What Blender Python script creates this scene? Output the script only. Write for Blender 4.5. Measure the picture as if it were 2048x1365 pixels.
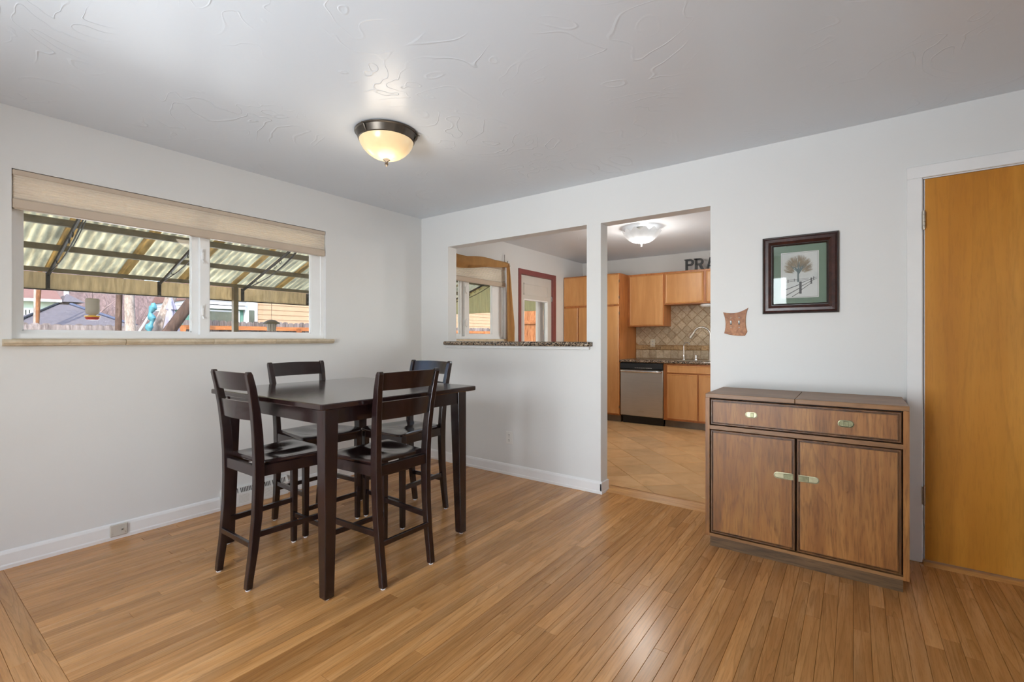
import bpy, math, random
from mathutils import Vector, Matrix
R = math.radians
random.seed(7)
for o in list(bpy.data.objects):
    bpy.data.objects.remove(o)
scene = bpy.context.scene
COL = scene.collection

# ------------------------------------------------------------------ camera
F_PX, W_PX, YAW = 940.85, 2048.0, 0.6294
cam_data = bpy.data.cameras.new('camera')
cam_data.sensor_width = 36.0
cam_data.lens = F_PX / W_PX * 36.0
cam_data.shift_y = -4.51 / W_PX
cam_data.clip_start = 0.05
cam = bpy.data.objects.new('camera', cam_data)
COL.objects.link(cam)
cam.location = (3.607, -3.367, 1.2076)
cam.rotation_euler = (R(90), 0, YAW)
scene.camera = cam

# ------------------------------------------------------------------ world, sun, daylight, exposure
world = bpy.data.worlds.new('world')
scene.world = world
world.use_nodes = True
wn = world.node_tree
for n in list(wn.nodes):
    wn.nodes.remove(n)
sky = wn.nodes.new('ShaderNodeTexSky')
sky.sky_type = 'NISHITA'
sky.sun_disc = False
sky.sun_elevation = R(42)
sky.sun_rotation = R(127)
sky.air_density = 1.0
sky.dust_density = 1.5
bg = wn.nodes.new('ShaderNodeBackground')
bg.inputs['Strength'].default_value = 0.6
wo = wn.nodes.new('ShaderNodeOutputWorld')
wn.links.new(sky.outputs[0], bg.inputs[0])
wn.links.new(bg.outputs[0], wo.inputs[0])

sun_d = bpy.data.lights.new('sun', 'SUN')
sun_d.energy = 4.0
sun_d.angle = R(0.6)
sun_d.color = (1.0, 0.95, 0.88)
sun = bpy.data.objects.new('sun', sun_d)
COL.objects.link(sun)
sun.rotation_euler = Vector((-0.60, 0.45, -0.66)).to_track_quat('-Z', 'Y').to_euler()

def area(name, loc, target, sx, sy, power, color=(1, 1, 1), spread=180):
    d = bpy.data.lights.new(name, 'AREA')
    d.shape = 'RECTANGLE'
    d.size, d.size_y, d.energy, d.color = sx, sy, power, color
    d.spread = R(spread)
    o = bpy.data.objects.new(name, d)
    COL.objects.link(o)
    o.location = loc
    o.rotation_euler = (Vector(target) - Vector(loc)).to_track_quat('-Z', 'Z').to_euler()
    return o
# daylight falling in through the living-room windows behind the photographer
area('daylight_rear_window', (2.2, -5.15, 1.35), (2.0, 0, .55), 1.3, 1.9, 42, (0.88, 0.95, 1.0), 115)
# added uplight lifting the ceiling, in place of light off the ground there
area('ceiling_fill_rear_window', (2.3, -5.9, .15), (2.7, -1.2, 2.3), 2.4, 1.4, 158, (0.85, 0.935, 1.0), 115)
# stand-in for light off the sunlit ground on the window side
area('ground_light_left_windows', (-4.0, -.8, -.30), (.0, -.8, 1.6), 6.0, 2.0, 240, (0.93, 0.97, 1.0))
area('daylight_side_window', (5.95, -3.3, 1.45), (0, -3.3, 1.45), 1.9, 1.3, 9, (0.84, 0.93, 1.0))
area('kitchen_fill_light', (3.75, 2.0, 1.5), (0, 2.6, 1.2), 1.4, 1.0, 24, (0.88, 0.95, 1.0))  # added fill that brightens the kitchen through an invented opening

scene.view_settings.view_transform = 'Standard'
scene.view_settings.look = 'None'
scene.view_settings.exposure = -0.04
scene.view_settings.gamma = 1.0
scene.view_settings.use_curve_mapping = False
scene.cycles.use_denoising = True
scene.cycles.use_adaptive_sampling = True
scene.cycles.adaptive_threshold = 0.09
scene.cycles.adaptive_min_samples = 12
scene.cycles.max_bounces = 6
scene.cycles.diffuse_bounces = 5
scene.cycles.glossy_bounces = 3
scene.cycles.transmission_bounces = 4
scene.cycles.transparent_max_bounces = 10
scene.cycles.caustics_reflective = False
scene.cycles.caustics_refractive = False
scene.cycles.sample_clamp_indirect = 8.0

# ------------------------------------------------------------------ helpers
def S(r, g, b):
    f = lambda c: c / 12.92 if c <= 0.04045 else ((c + 0.055) / 1.055) ** 2.4
    return (f(r / 255), f(g / 255), f(b / 255), 1.0)

class MB:
    """collects faces, then links them as one mesh object"""
    def __init__(s):
        s.v, s.f = [], []
    def add(s, vs, fs):
        k = len(s.v)
        s.v += [tuple(p) for p in vs]
        s.f += [tuple(i + k for i in f) for f in fs]
        return s
    def box(s, x0, x1, y0, y1, z0, z1):
        if x0 > x1: x0, x1 = x1, x0
        if y0 > y1: y0, y1 = y1, y0
        if z0 > z1: z0, z1 = z1, z0
        return s.add([(x0,y0,z0),(x1,y0,z0),(x1,y1,z0),(x0,y1,z0),(x0,y0,z1),(x1,y0,z1),(x1,y1,z1),(x0,y1,z1)],
                     [(0,3,2,1),(4,5,6,7),(0,1,5,4),(1,2,6,5),(2,3,7,6),(3,0,4,7)])
    def cbox(s, x0, x1, y0, y1, z0, z1, c=0.004):
        """box with its upper and lower rims and upright edges chamfered"""
        def ring(x0, x1, y0, y1, c, z):
            return [(x0+c,y0,z),(x1-c,y0,z),(x1,y0+c,z),(x1,y1-c,z),(x1-c,y1,z),(x0+c,y1,z),(x0,y1-c,z),(x0,y0+c,z)]
        secs = [ring(x0+c,x1-c,y0+c,y1-c,c*.4,z0), ring(x0,x1,y0,y1,c,z0+c), ring(x0,x1,y0,y1,c,z1-c), ring(x0+c,x1-c,y0+c,y1-c,c*.4,z1)]
        return s.loft(secs)
    def loft(s, secs, cap=True, closed=True):
        n = len(secs[0]); vs = [p for q in secs for p in q]; fs = []
        for i in range(len(secs) - 1):
            for j in range(n if closed else n - 1):
                a, b = i*n + j, i*n + (j+1) % n
                fs.append((a, b, b + n, a + n))
        if cap:
            fs.append(tuple(reversed(range(n)))); fs.append(tuple(range((len(secs)-1)*n, len(secs)*n)))
        return s.add(vs, fs)
    def prism(s, pts, axis, a0, a1):
        """polygon given in the two other axes, extruded along axis"""
        def P(p, a):
            return {'x': (a, p[0], p[1]), 'y': (p[0], a, p[1]), 'z': (p[0], p[1], a)}[axis]
        return s.loft([[P(p, a0) for p in pts], [P(p, a1) for p in pts]])
    def lathe(s, prof, n=32, c=(0, 0), wob=None, cap=True):
        secs = []
        for k, (r, z) in enumerate(prof):
            q = []
            for j in range(n):
                a = 2*math.pi*j/n
                rr, zz = r, z
                if wob: rr, zz = wob(k, a, r, z)
                q.append((c[0] + rr*math.cos(a), c[1] + rr*math.sin(a), zz))
            secs.append(q)
        return s.loft(secs, cap)
    def tube(s, path, rad, n=8, cap=True):
        path = [Vector(p) for p in path]
        rads = rad if isinstance(rad, (list, tuple)) else [rad]*len(path)
        secs, up = [], None
        for i, p in enumerate(path):
            d = (path[min(i+1, len(path)-1)] - path[max(i-1, 0)])
            if d.length < 1e-9: d = Vector((0, 0, 1))
            d.normalize()
            if up is None:
                up = Vector((0, 0, 1)) if abs(d.z) < .9 else Vector((1, 0, 0))
            a = d.cross(up)
            if a.length < 1e-6: a = d.cross(Vector((1, .1, 0)))
            a.normalize(); b = a.cross(d).normalized(); up = b
            secs.append([p + a*(rads[i]*math.cos(2*math.pi*j/n)) + b*(rads[i]*math.sin(2*math.pi*j/n)) for j in range(n)])
        return s.loft(secs, cap)
    def rings(s, x0, x1, z0, z1, prof):
        """panel facing -y: prof = [(inset, y), ...] outline rings, the last one capped, the first is the back"""
        secs = [[(x0+i,y,z0+i),(x1-i,y,z0+i),(x1-i,y,z1-i),(x0+i,y,z1-i)] for i, y in prof]
        return s.loft(secs)
    def mesh(s, name, smooth=None):
        me = bpy.data.meshes.new(name)
        me.from_pydata(s.v, [], s.f); me.update()
        if smooth is not None:
            me.polygons.foreach_set('use_smooth', [True]*len(me.polygons))
            me.set_sharp_from_angle(angle=R(smooth))
        return me
    def build(s, name, m, parent=None, smooth=None, loc=None, label=None, kind=None):
        me = s.mesh(name, smooth)
        return link(name, me, m, parent, loc, label, kind)

def link(name, me, m, parent=None, loc=None, label=None, kind=None, rot=None):
    o = bpy.data.objects.new(name, me); COL.objects.link(o)
    if m is not None and not me.materials: me.materials.append(m)
    if parent is not None: o.parent = parent
    if loc is not None: o.location = loc
    if rot is not None: o.rotation_euler = rot
    if label: o['label'] = label
    if kind: o['kind'] = kind
    return o

def tag(o, label, cat, group=None, kind=None):
    o['label'] = label; o['category'] = cat
    if group: o['group'] = group
    if kind: o['kind'] = kind
    return o

def thing(name, label, cat, loc=(0, 0, 0), rz=0.0, group=None, kind=None):
    o = bpy.data.objects.new(name, None); COL.objects.link(o)
    o.empty_display_size = .1
    o.location = loc; o.rotation_euler = (0, 0, rz)
    return tag(o, label, cat, group, kind)

def copy_tree(o, parent=None):
    c = o.copy(); COL.objects.link(c)
    if parent is not None: c.parent = parent
    for ch in list(o.children): copy_tree(ch, c)
    return c

def wall_mesh(u0, u1, z0, z1, holes, P, t0, t1):
    """wall with rectangular holes; P(u, t, z) -> xyz; t0 room face, t1 far face"""
    us = sorted({u0, u1, *[h[0] for h in holes], *[h[1] for h in holes]})
    zs = sorted({z0, z1, *[h[2] for h in holes], *[h[3] for h in holes]})
    us = [u for u in us if u0 <= u <= u1]; zs = [z for z in zs if z0 <= z <= z1]
    solid = lambda i, j: 0 <= i < len(us)-1 and 0 <= j < len(zs)-1 and not any(
        h[0] <= (us[i]+us[i+1])/2 <= h[1] and h[2] <= (zs[j]+zs[j+1])/2 <= h[3] for h in holes)
    m = MB()
    def quad(*p): m.add([P(*q) for q in p], [(0, 1, 2, 3)])
    for i in range(len(us)-1):
        for j in range(len(zs)-1):
            if not solid(i, j): continue
            a, b, c, d = us[i], us[i+1], zs[j], zs[j+1]
            quad((a,t0,c),(b,t0,c),(b,t0,d),(a,t0,d)); quad((a,t1,c),(a,t1,d),(b,t1,d),(b,t1,c))
            if not solid(i-1, j): quad((a,t0,c),(a,t0,d),(a,t1,d),(a,t1,c))
            if not solid(i+1, j): quad((b,t0,c),(b,t1,c),(b,t1,d),(b,t0,d))
            if not solid(i, j-1): quad((a,t0,c),(a,t1,c),(b,t1,c),(b,t0,c))
            if not solid(i, j+1): quad((a,t0,d),(b,t0,d),(b,t1,d),(a,t1,d))
    return m

def clip_poly(poly, x0, x1, z0, z1):
    def cut(ps, ax, v, keep_less):
        out = []
        for i in range(len(ps)):
            a, b = ps[i], ps[(i+1) % len(ps)]
            ia = (a[ax] <= v) if keep_less else (a[ax] >= v)
            ib = (b[ax] <= v) if keep_less else (b[ax] >= v)
            if ia: out.append(a)
            if ia != ib:
                t = (v-a[ax])/(b[ax]-a[ax]); out.append((a[0]+t*(b[0]-a[0]), a[1]+t*(b[1]-a[1])))
        return out
    for ax, v, kl in ((0, x0, False), (0, x1, True), (1, z0, False), (1, z1, True)):
        if not poly: return poly
        poly = cut(poly, ax, v, kl)
    return poly

def inset_poly(ps, d):
    cx = sum(p[0] for p in ps)/len(ps); cy = sum(p[1] for p in ps)/len(ps)
    out = []
    for x, y in ps:
        l = math.hypot(x-cx, y-cy) or 1
        k = max(0, 1-d*1.41/l); out.append((cx+(x-cx)*k, cy+(y-cy)*k))
    return out

# ------------------------------------------------------------------ materials
def nodes_of(name):
    m = bpy.data.materials.new(name); m.use_nodes = True
    nt = m.node_tree
    return m, nt, nt.nodes['Principled BSDF'], nt.nodes['Material Output']

def N(nt, t, **kw):
    n = nt.nodes.new(t)
    for k, v in kw.items(): setattr(n, k, v)
    return n

def coords(nt, scale=(1, 1, 1), rnd=False, rot=(0, 0, 0), world_space=False):
    tc = N(nt, 'ShaderNodeTexCoord'); mp = N(nt, 'ShaderNodeMapping')
    mp.inputs['Scale'].default_value = scale
    mp.inputs['Rotation'].default_value = rot
    nt.links.new(tc.outputs['Object'], mp.inputs['Vector'])
    if rnd:
        oi = N(nt, 'ShaderNodeObjectInfo'); ml = N(nt, 'ShaderNodeMath', operation='MULTIPLY'); ml.inputs[1].default_value = 97.0
        nt.links.new(oi.outputs['Random'], ml.inputs[0])
        nt.links.new(ml.outputs[0], mp.inputs['Location'])
    return mp.outputs[0]

def noise(nt, vec, scale, detail=4, rough=.55, dist=0.0):
    n = N(nt, 'ShaderNodeTexNoise')
    n.inputs['Scale'].default_value = scale; n.inputs['Detail'].default_value = detail
    n.inputs['Roughness'].default_value = rough; n.inputs['Distortion'].default_value = dist
    if vec is not None: nt.links.new(vec, n.inputs['Vector'])
    return n.outputs['Fac']

def ramp(nt, fac, stops):
    r = N(nt, 'ShaderNodeValToRGB')
    while len(r.color_ramp.elements) < len(stops): r.color_ramp.elements.new(.5)
    for e, (p, c) in zip(r.color_ramp.elements, stops): e.position, e.color = p, c
    nt.links.new(fac, r.inputs[0])
    return r.outputs[0]

def mixc(nt, fac, a, b, mode='MIX'):
    m = N(nt, 'ShaderNodeMix', data_type='RGBA', blend_type=mode)
    for k, v in ((0, fac), (6, a), (7, b)):
        if hasattr(v, 'node'): nt.links.new(v, m.inputs[k])
        else: m.inputs[k].default_value = v
    return m.outputs[2]

def bump(nt, bsdf, h, strength, dist=.002):
    b = N(nt, 'ShaderNodeBump'); b.inputs['Strength'].default_value = strength; b.inputs['Distance'].default_value = dist
    nt.links.new(h, b.inputs['Height']); nt.links.new(b.outputs[0], bsdf.inputs['Normal'])

def plain(name, col, rough=.5, metal=0.0, spec=.5, var=0.0, vscale=8, bmp=0.0, bscale=200, coat=0.0, stretch=(1, 1, 1)):
    m, nt, b, _ = nodes_of(name)
    b.inputs['Roughness'].default_value = rough; b.inputs['Metallic'].default_value = metal
    b.inputs['Specular IOR Level'].default_value = spec; b.inputs['Coat Weight'].default_value = coat
    v = coords(nt, stretch)
    f = noise(nt, v, vscale, 5)
    k = max(var, .02)
    lo = tuple(c*(1-k) for c in col[:3]) + (1,); hi = tuple(min(1, c*(1+k)) for c in col[:3]) + (1,)
    nt.links.new(ramp(nt, f, [(.3, lo), (.7, hi)]), b.inputs['Base Color'])
    if bmp: bump(nt, b, noise(nt, v, bscale, 3), bmp)
    return m

def wood(name, cols, grain=(40, 40, 2), rough=.35, rnd=False, fine=.35, coat=0.0, bmp=.05, rndcol=0.0, spec=.5, dist=1.2, rot=(0,0,0), blotch=.25,
         rings=0.0, rfreq=14.0, fscale=4.5, detail=6, roughvar=0.0):
    """cols dark..light; grain = coordinate stretch, the small number runs along the fibre"""
    m, nt, b, _ = nodes_of(name)
    v = coords(nt, grain, rnd, rot)
    f1 = noise(nt, v, 1.0, detail, .55, dist)
    f2 = noise(nt, v, fscale, 3, .6, .2)
    n = len(cols)
    base = ramp(nt, f1, [(.28 + .46*i/(n-1), c) for i, c in enumerate(cols)])
    dark = tuple(c*.5 for c in cols[0][:3]) + (1,)
    fineramp = ramp(nt, f2, [(.36, (1, 1, 1, 1)), (.52, (0, 0, 0, 1))])
    fm = N(nt, 'ShaderNodeMath', operation='MULTIPLY'); fm.inputs[1].default_value = fine
    nt.links.new(fineramp, fm.inputs[0])
    colr = mixc(nt, fm.outputs[0], base, dark)
    if rings:
        f3 = noise(nt, v, .55, 2, .4, .5)
        r1 = N(nt, 'ShaderNodeMath', operation='MULTIPLY'); r1.inputs[1].default_value = rfreq
        nt.links.new(f3, r1.inputs[0])
        r2 = N(nt, 'ShaderNodeMath', operation='FRACT'); nt.links.new(r1.outputs[0], r2.inputs[0])
        rr_ = ramp(nt, r2.outputs[0], [(0, (0, 0, 0, 1)), (.45, (.12, .12, .12, 1)), (.86, (.55, .55, .55, 1)), (.93, (1, 1, 1, 1)), (1, (0, 0, 0, 1))])
        r4 = N(nt, 'ShaderNodeMath', operation='MULTIPLY'); r4.inputs[1].default_value = rings
        nt.links.new(rr_, r4.inputs[0])
        colr = mixc(nt, r4.outputs[0], colr, dark)
    v2 = coords(nt, tuple(max(.8, g*.06) for g in grain), rnd, rot)
    bl = ramp(nt, noise(nt, v2, 1.6, 3), [(.3, (1-blotch,)*3 + (1,)), (.7, (1+blotch*.4,)*3 + (1,))])
    colr = mixc(nt, 1.0, colr, bl, 'MULTIPLY')
    if rndcol:
        oi = N(nt, 'ShaderNodeObjectInfo')
        rr = ramp(nt, oi.outputs['Random'], [(0, (1-rndcol, 1-rndcol*1.1, 1-rndcol*1.25, 1)), (.3, (1-rndcol*.45, 1-rndcol*.45, 1-rndcol*.5, 1)), (.7, (1, 1, 1, 1)), (1, (1+rndcol*.5, 1+rndcol*.55, 1+rndcol*.6, 1))])
        colr = mixc(nt, 1.0, colr, rr, 'MULTIPLY')
    nt.links.new(colr, b.inputs['Base Color'])
    b.inputs['Roughness'].default_value = rough; b.inputs['Coat Weight'].default_value = coat
    b.inputs['Coat Roughness'].default_value = .15; b.inputs['Specular IOR Level'].default_value = spec
    if bmp: bump(nt, b, f2, bmp, .001)
    return m

def translucent(name, col, tcol, fac=.5, rough=.8, var=.1, vscale=6, stretch=(1, 1, 1), emit=0):
    m, nt, b, out = nodes_of(name)
    v = coords(nt, stretch); f = noise(nt, v, vscale, 6, .65)
    lo = tuple(c*(1-var) for c in col[:3]) + (1,)
    c = ramp(nt, f, [(.35, lo), (.65, col)])
    lo2 = tuple(c_*(1-var) for c_ in tcol[:3]) + (1,)
    c2 = ramp(nt, f, [(.35, lo2), (.65, tcol)])
    nt.links.new(c, b.inputs['Base Color']); b.inputs['Roughness'].default_value = rough
    t = N(nt, 'ShaderNodeBsdfTranslucent'); nt.links.new(c2, t.inputs[0])
    mx = N(nt, 'ShaderNodeMixShader'); mx.inputs[0].default_value = fac
    nt.links.new(b.outputs[0], mx.inputs[1]); nt.links.new(t.outputs[0], mx.inputs[2])
    nt.links.new(mx.outputs[0], out.inputs[0])
    return m

def pane_mat(name, tint=(1, 1, 1, 1), refl=.06):
    m, nt, b, out = nodes_of(name)
    nt.nodes.remove(b)
    t = N(nt, 'ShaderNodeBsdfTransparent'); t.inputs[0].default_value = tint
    g = N(nt, 'ShaderNodeBsdfGlossy'); g.inputs['Roughness'].default_value = .02
    lw0 = N(nt, 'ShaderNodeLayerWeight'); lw0.inputs[0].default_value = .5
    pw = N(nt, 'ShaderNodeMath', operation='POWER'); pw.inputs[1].default_value = 4.0
    nt.links.new(lw0.outputs['Facing'], pw.inputs[0])
    lw = N(nt, 'ShaderNodeMath', operation='MULTIPLY_ADD'); lw.inputs[1].default_value = .55; lw.inputs[2].default_value = refl*.5
    nt.links.new(pw.outputs[0], lw.inputs[0])
    mx = N(nt, 'ShaderNodeMixShader')
    nt.links.new(lw.outputs[0], mx.inputs[0]); nt.links.new(t.outputs[0], mx.inputs[1]); nt.links.new(g.outputs[0], mx.inputs[2])
    nt.links.new(mx.outputs[0], out.inputs[0])
    return m

def glow(name, col, strength, base=(.8, .8, .8, 1), rough=.3):
    m, nt, b, _ = nodes_of(name)
    b.inputs['Base Color'].default_value = base; b.inputs['Roughness'].default_value = rough
    v = coords(nt); f = noise(nt, v, 9, 4)
    c = ramp(nt, f, [(.3, tuple(x*.8 for x in col[:3]) + (1,)), (.7, col)])
    nt.links.new(c, b.inputs['Emission Color']); b.inputs['Emission Strength'].default_value = strength
    return m

def wall_paint(name, col, rough, bs, scale, swirl=False, spec=.4):
    m, nt, b, _ = nodes_of(name)
    v = coords(nt)
    b.inputs['Base Color'].default_value = col
    f = noise(nt, v, 1.3, 3)
    nt.links.new(ramp(nt, f, [(.3, tuple(c*.975 for c in col[:3]) + (1,)), (.7, col)]), b.inputs['Base Color'])
    b.inputs['Roughness'].default_value = rough; b.inputs['Specular IOR Level'].default_value = spec
    if swirl:
        # skip-trowel arcs: thin ridges where warped noise crosses a level
        f2 = noise(nt, v, 1.7, 2, .45, 1.6)
        w = N(nt, 'ShaderNodeMath', operation='PINGPONG'); w.inputs[1].default_value = .06
        nt.links.new(f2, w.inputs[0])
        r = ramp(nt, w.outputs[0], [(0, (1, 1, 1, 1)), (.008, (0, 0, 0, 1))])
        msk = ramp(nt, noise(nt, v, 2.2, 2), [(.46, (0, 0, 0, 1)), (.62, (1, 1, 1, 1))])
        h = mixc(nt, 1.0, r, msk, 'MULTIPLY')
        h2 = mixc(nt, .12, h, noise(nt, v, 9, 4))
        bump(nt, b, h2, bs, .004)
    else:
        bump(nt, b, noise(nt, v, scale, 3), bs, .0015)
    return m

M = {}
M['wall'] = wall_paint('wall_paint', S(222, 222, 221), .42, .16, 90, spec=.35)
M['ceiling'] = wall_paint('ceiling_paint', S(214, 219, 225), .33, .48, 9, True, spec=.5)
M['kwall'] = wall_paint('kitchen_wall_paint', S(214, 211, 206), .45, .1, 90)
M['trim'] = plain('white_trim_paint', S(232, 232, 232), .3, var=.02)
M['vinyl'] = plain('white_vinyl', S(238, 239, 240), .3, var=.01)
M['oak'] = wood('oak_strip', [S(192, 134, 76), S(208, 151, 92), S(221, 168, 112)], (16, .9, 16), .24, True, .26, bmp=.015, rndcol=.24, dist=.6, blotch=.14, rings=.42, rfreq=13, fscale=11, detail=3)
M['oak_x'] = wood('oak_strip_across', [S(192, 134, 76), S(208, 151, 92), S(221, 168, 112)], (.9, 16, 16), .24, True, .26, bmp=.015, rndcol=.24, dist=.6, blotch=.14, rings=.42, rfreq=13, fscale=11, detail=3)
M['gap'] = plain('dark_floor_gap', S(52, 30, 16), .8, var=.1)
M['espresso'] = wood('espresso_stain', [S(24, 14, 14), S(36, 21, 21), S(46, 28, 27)], (30, 30, 3), .24, False, .25, coat=.35, bmp=.03, blotch=.1)
M['espresso_top'] = wood('espresso_stain_top', [S(30, 18, 18), S(42, 25, 24), S(52, 32, 30)], (3, 30, 30), .17, False, .25, coat=.5, bmp=.04, blotch=.1)
M['felt'] = plain('white_felt', S(225, 225, 225), .9)
M['pecan'] = wood('pecan_veneer', [S(130, 82, 38), S(162, 107, 53), S(182, 128, 68)], (12, 12, 1.1), .4, False, .44, bmp=.04, dist=.9, blotch=.22, rings=.34, rfreq=9, fscale=9, detail=4)
M['pecan_h'] = wood('pecan_veneer_lengthwise', [S(128, 88, 50), S(150, 106, 64), S(166, 122, 78)], (1.1, 12, 12), .4, False, .30, bmp=.04, dist=.8, blotch=.25, rings=.2, rfreq=8, fscale=9, detail=4)
M['pecan_dark'] = wood('pecan_moulding', [S(70, 44, 22), S(108, 70, 36), S(128, 86, 46)], (14, 14, 3), .4, False, .4)
M['pecan_plinth'] = wood('pecan_plinth', [S(82, 60, 38), S(112, 84, 54), S(126, 96, 64)], (2, 26, 26), .5, False, .5)
M['groove'] = plain('dark_groove', S(38, 22, 10), .6, var=.2)
M['brass'] = plain('aged_brass', S(156, 150, 122), .36, metal=.85, var=.15, vscale=60)
M['brass_dark'] = plain('tarnished_brass', S(120, 118, 92), .35, metal=.9, var=.25, vscale=60)
M['birch'] = wood('varnished_birch_door', [S(184, 117, 34), S(200, 134, 45), S(213, 149, 59)], (4.5, 4.5, .5), .33, False, .14, bmp=.02, dist=.9, blotch=.12, rings=.16, rfreq=9, fscale=22, detail=4)
M['thresh'] = wood('oak_threshold', [S(178, 120, 60), S(206, 150, 86), S(216, 164, 102)], (2, 40, 40), .35, False, .3)
M['maple'] = wood('honey_maple', [S(194, 134, 76), S(206, 148, 90), S(216, 160, 102)], (8, 8, .9), .34, True, .06, bmp=.01, dist=.8, blotch=.10, rings=.10, rfreq=8, fscale=12, detail=3)
M['maple_dark'] = wood('honey_maple_frame', [S(160, 94, 44), S(186, 116, 60), S(196, 128, 70)], (12, 12, 1.2), .36, True, .15, bmp=.02)
M['toe'] = plain('grey_toe_kick', S(120, 108, 94), .6, var=.15)
M['black'] = plain('black_plastic', S(22, 22, 24), .35)
M['steel'] = plain('brushed_steel', S(196, 192, 186), .28, metal=1.0, var=.06, vscale=3, bmp=.02, bscale=60, stretch=(1, 1, 60))
M['nickel'] = plain('brushed_nickel', S(190, 184, 174), .28, metal=1.0, var=.05)
M['chrome'] = plain('chrome', S(222, 222, 222), .12, metal=1.0)
M['bronze'] = plain('dark_bronze', S(96, 88, 80), .36, metal=.85, var=.1)
M['tilefloor'] = wood('ceramic_floor_tile', [S(212, 164, 110), S(228, 183, 130), S(236, 195, 146)], (5, 5, 5), .34, True, .0, bmp=.03, rndcol=.12, dist=.8, blotch=.1)
M['grout_floor'] = plain('floor_grout', S(158, 116, 72), .9, var=.1)
M['travertine'] = wood('travertine_tile', [S(170, 146, 116), S(196, 174, 144), S(208, 190, 164)], (16, 16, 16), .5, True, .35, bmp=.12, rndcol=.18, blotch=.12)
M['grout_wall'] = plain('tan_wall_grout', S(166, 124, 80), .9, var=.08)
M['listello'] = wood('listello_tile', [S(140, 104, 66), S(186, 150, 104), S(206, 174, 130)], (30, 30, 30), .5, True, .2, bmp=.3)
M['sandstone'] = wood('cream_stone_sill', [S(196, 178, 150), S(214, 198, 172), S(224, 210, 186)], (16, 16, 16), .45, True, .05, bmp=.03)
M['shade'] = translucent('pleated_shade_fabric', S(248, 238, 224), S(255, 244, 226), .35, var=.02, vscale=30)
M['rail'] = plain('taupe_shade_rail', S(196, 180, 162), .45, var=.03)
M['shade_k'] = translucent('cream_shade_fabric', S(250, 244, 234), S(255, 250, 240), .35, var=.02, vscale=30)
M['curtain'] = translucent('gold_curtain', S(204, 158, 100), S(230, 186, 126), .35, var=.12, vscale=14, stretch=(1, 1, .15))
M['mauve'] = plain('mauve_red_paint', S(134, 74, 72), .4, var=.04)
M['pane'] = pane_mat('window_glass')
M['plate_grey'] = plain('beige_plate', S(196, 190, 180), .4)
M['plate_white'] = plain('white_plate', S(226, 225, 222), .35)
M['dark'] = plain('dark_slot', S(48, 46, 44), .6)
M['leather'] = wood('tan_leather', [S(140, 84, 48), S(178, 118, 74), S(196, 138, 92)], (18, 18, 18), .5, False, .25, bmp=.15, blotch=.3)
M['mahogany'] = wood('mahogany_frame', [S(44, 24, 20), S(66, 36, 32), S(80, 46, 40)], (20, 20, 20), .3, False, .3, bmp=.05)
M['mahogany_dark'] = plain('frame_dark_edge', S(34, 22, 18), .35, var=.3, vscale=60)
M['matgreen'] = plain('green_mat_board', S(112, 132, 116), .8, var=.05, vscale=40)
M['paper'] = plain('white_paper', S(222, 222, 220), .8)
M['snow'] = wood('snow_print', [S(186, 192, 190), S(206, 209, 207), S(214, 216, 214)], (4, 4, 4), .8, False, 0, bmp=0, blotch=.06)
M['ink_tree'] = plain('tree_print_ink', S(150, 138, 120), .8, var=.25, vscale=30)
M['ink_trunk'] = plain('trunk_print_ink', S(108, 122, 124), .8, var=.1)
M['ink_fence'] = plain('fence_print_ink', S(96, 96, 98), .8, var=.1)

def granite():
    m, nt, b, _ = nodes_of('speckled_granite')
    v = coords(nt)
    vo = N(nt, 'ShaderNodeTexVoronoi'); vo.inputs['Scale'].default_value = 130; nt.links.new(v, vo.inputs['Vector'])
    sep = N(nt, 'ShaderNodeSeparateColor'); nt.links.new(vo.outputs['Color'], sep.inputs[0])
    c = ramp(nt, sep.outputs[0], [(0, S(28, 24, 22)), (.35, S(60, 52, 46)), (.55, S(128, 106, 86)), (.8, S(160, 140, 118)), (1, S(188, 176, 160))])
    nt.links.new(c, b.inputs['Base Color']); b.inputs['Roughness'].default_value = .12
    return m
M['granite'] = granite()

# ------------------------------------------------------------------ room shell
H = 2.44
T = 0.119
def struct(o, label, cat): return tag(o, label, cat, kind='structure')

# left (window) wall, shared by dining room and kitchen
WIN = (-2.913, -1.083, 1.205, 2.113)       # dining window: y0, y1, z0, z1
KWIN = (0.17, 1.45, 1.205, 2.113)
KDOOR = (1.775, 2.605, 0.0, 2.08)
o = wall_mesh(-4.95, 3.70, -.3, H + .25, [WIN, KWIN, KDOOR], lambda u, t, z: (t, u, z), 0.0, -0.16).build('wall_left', M['wall'])
struct(o, 'pale grey painted wall with the wide window on the left', 'wall')
# right (partition) wall with pass-through, kitchen opening and closet door
PASS = (0.377, 1.889, 1.1435, 2.112)
OPEN = (2.01, 2.818, -.1, 2.108)
DOOR = (3.905, 4.72, -.1, 2.075)
o = wall_mesh(0.0, 5.72, -.1, H + .02, [PASS, OPEN, DOOR], lambda u, t, z: (u, t, z), 0.0, T).build('wall_right', M['wall'])
struct(o, 'pale grey partition wall with pass-through and kitchen opening', 'wall')
o = wall_mesh(0.0, 5.72, -.1, H + .02, [(1.5, 2.83, .25, 2.2)], lambda u, t, z: (u, t, z), -4.8, -4.95).build('wall_rear', M['wall'])
struct(o, 'pale grey wall behind the viewer with a wide window', 'wall')
o = wall_mesh(-4.95, T, -.1, H + .02, [(-4.2, -2.4, .8, 2.1)], lambda u, t, z: (t, u, z), 5.6, 5.75).build('wall_far_right', M['wall'])
struct(o, 'pale grey end wall beyond the wooden door', 'wall')
o = MB().box(0, 3.42, 3.55, 3.70, -.1, H + .02).build('wall_kitchen_back', M['kwall'])
struct(o, 'off-white kitchen wall behind the maple cabinets', 'wall')
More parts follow.
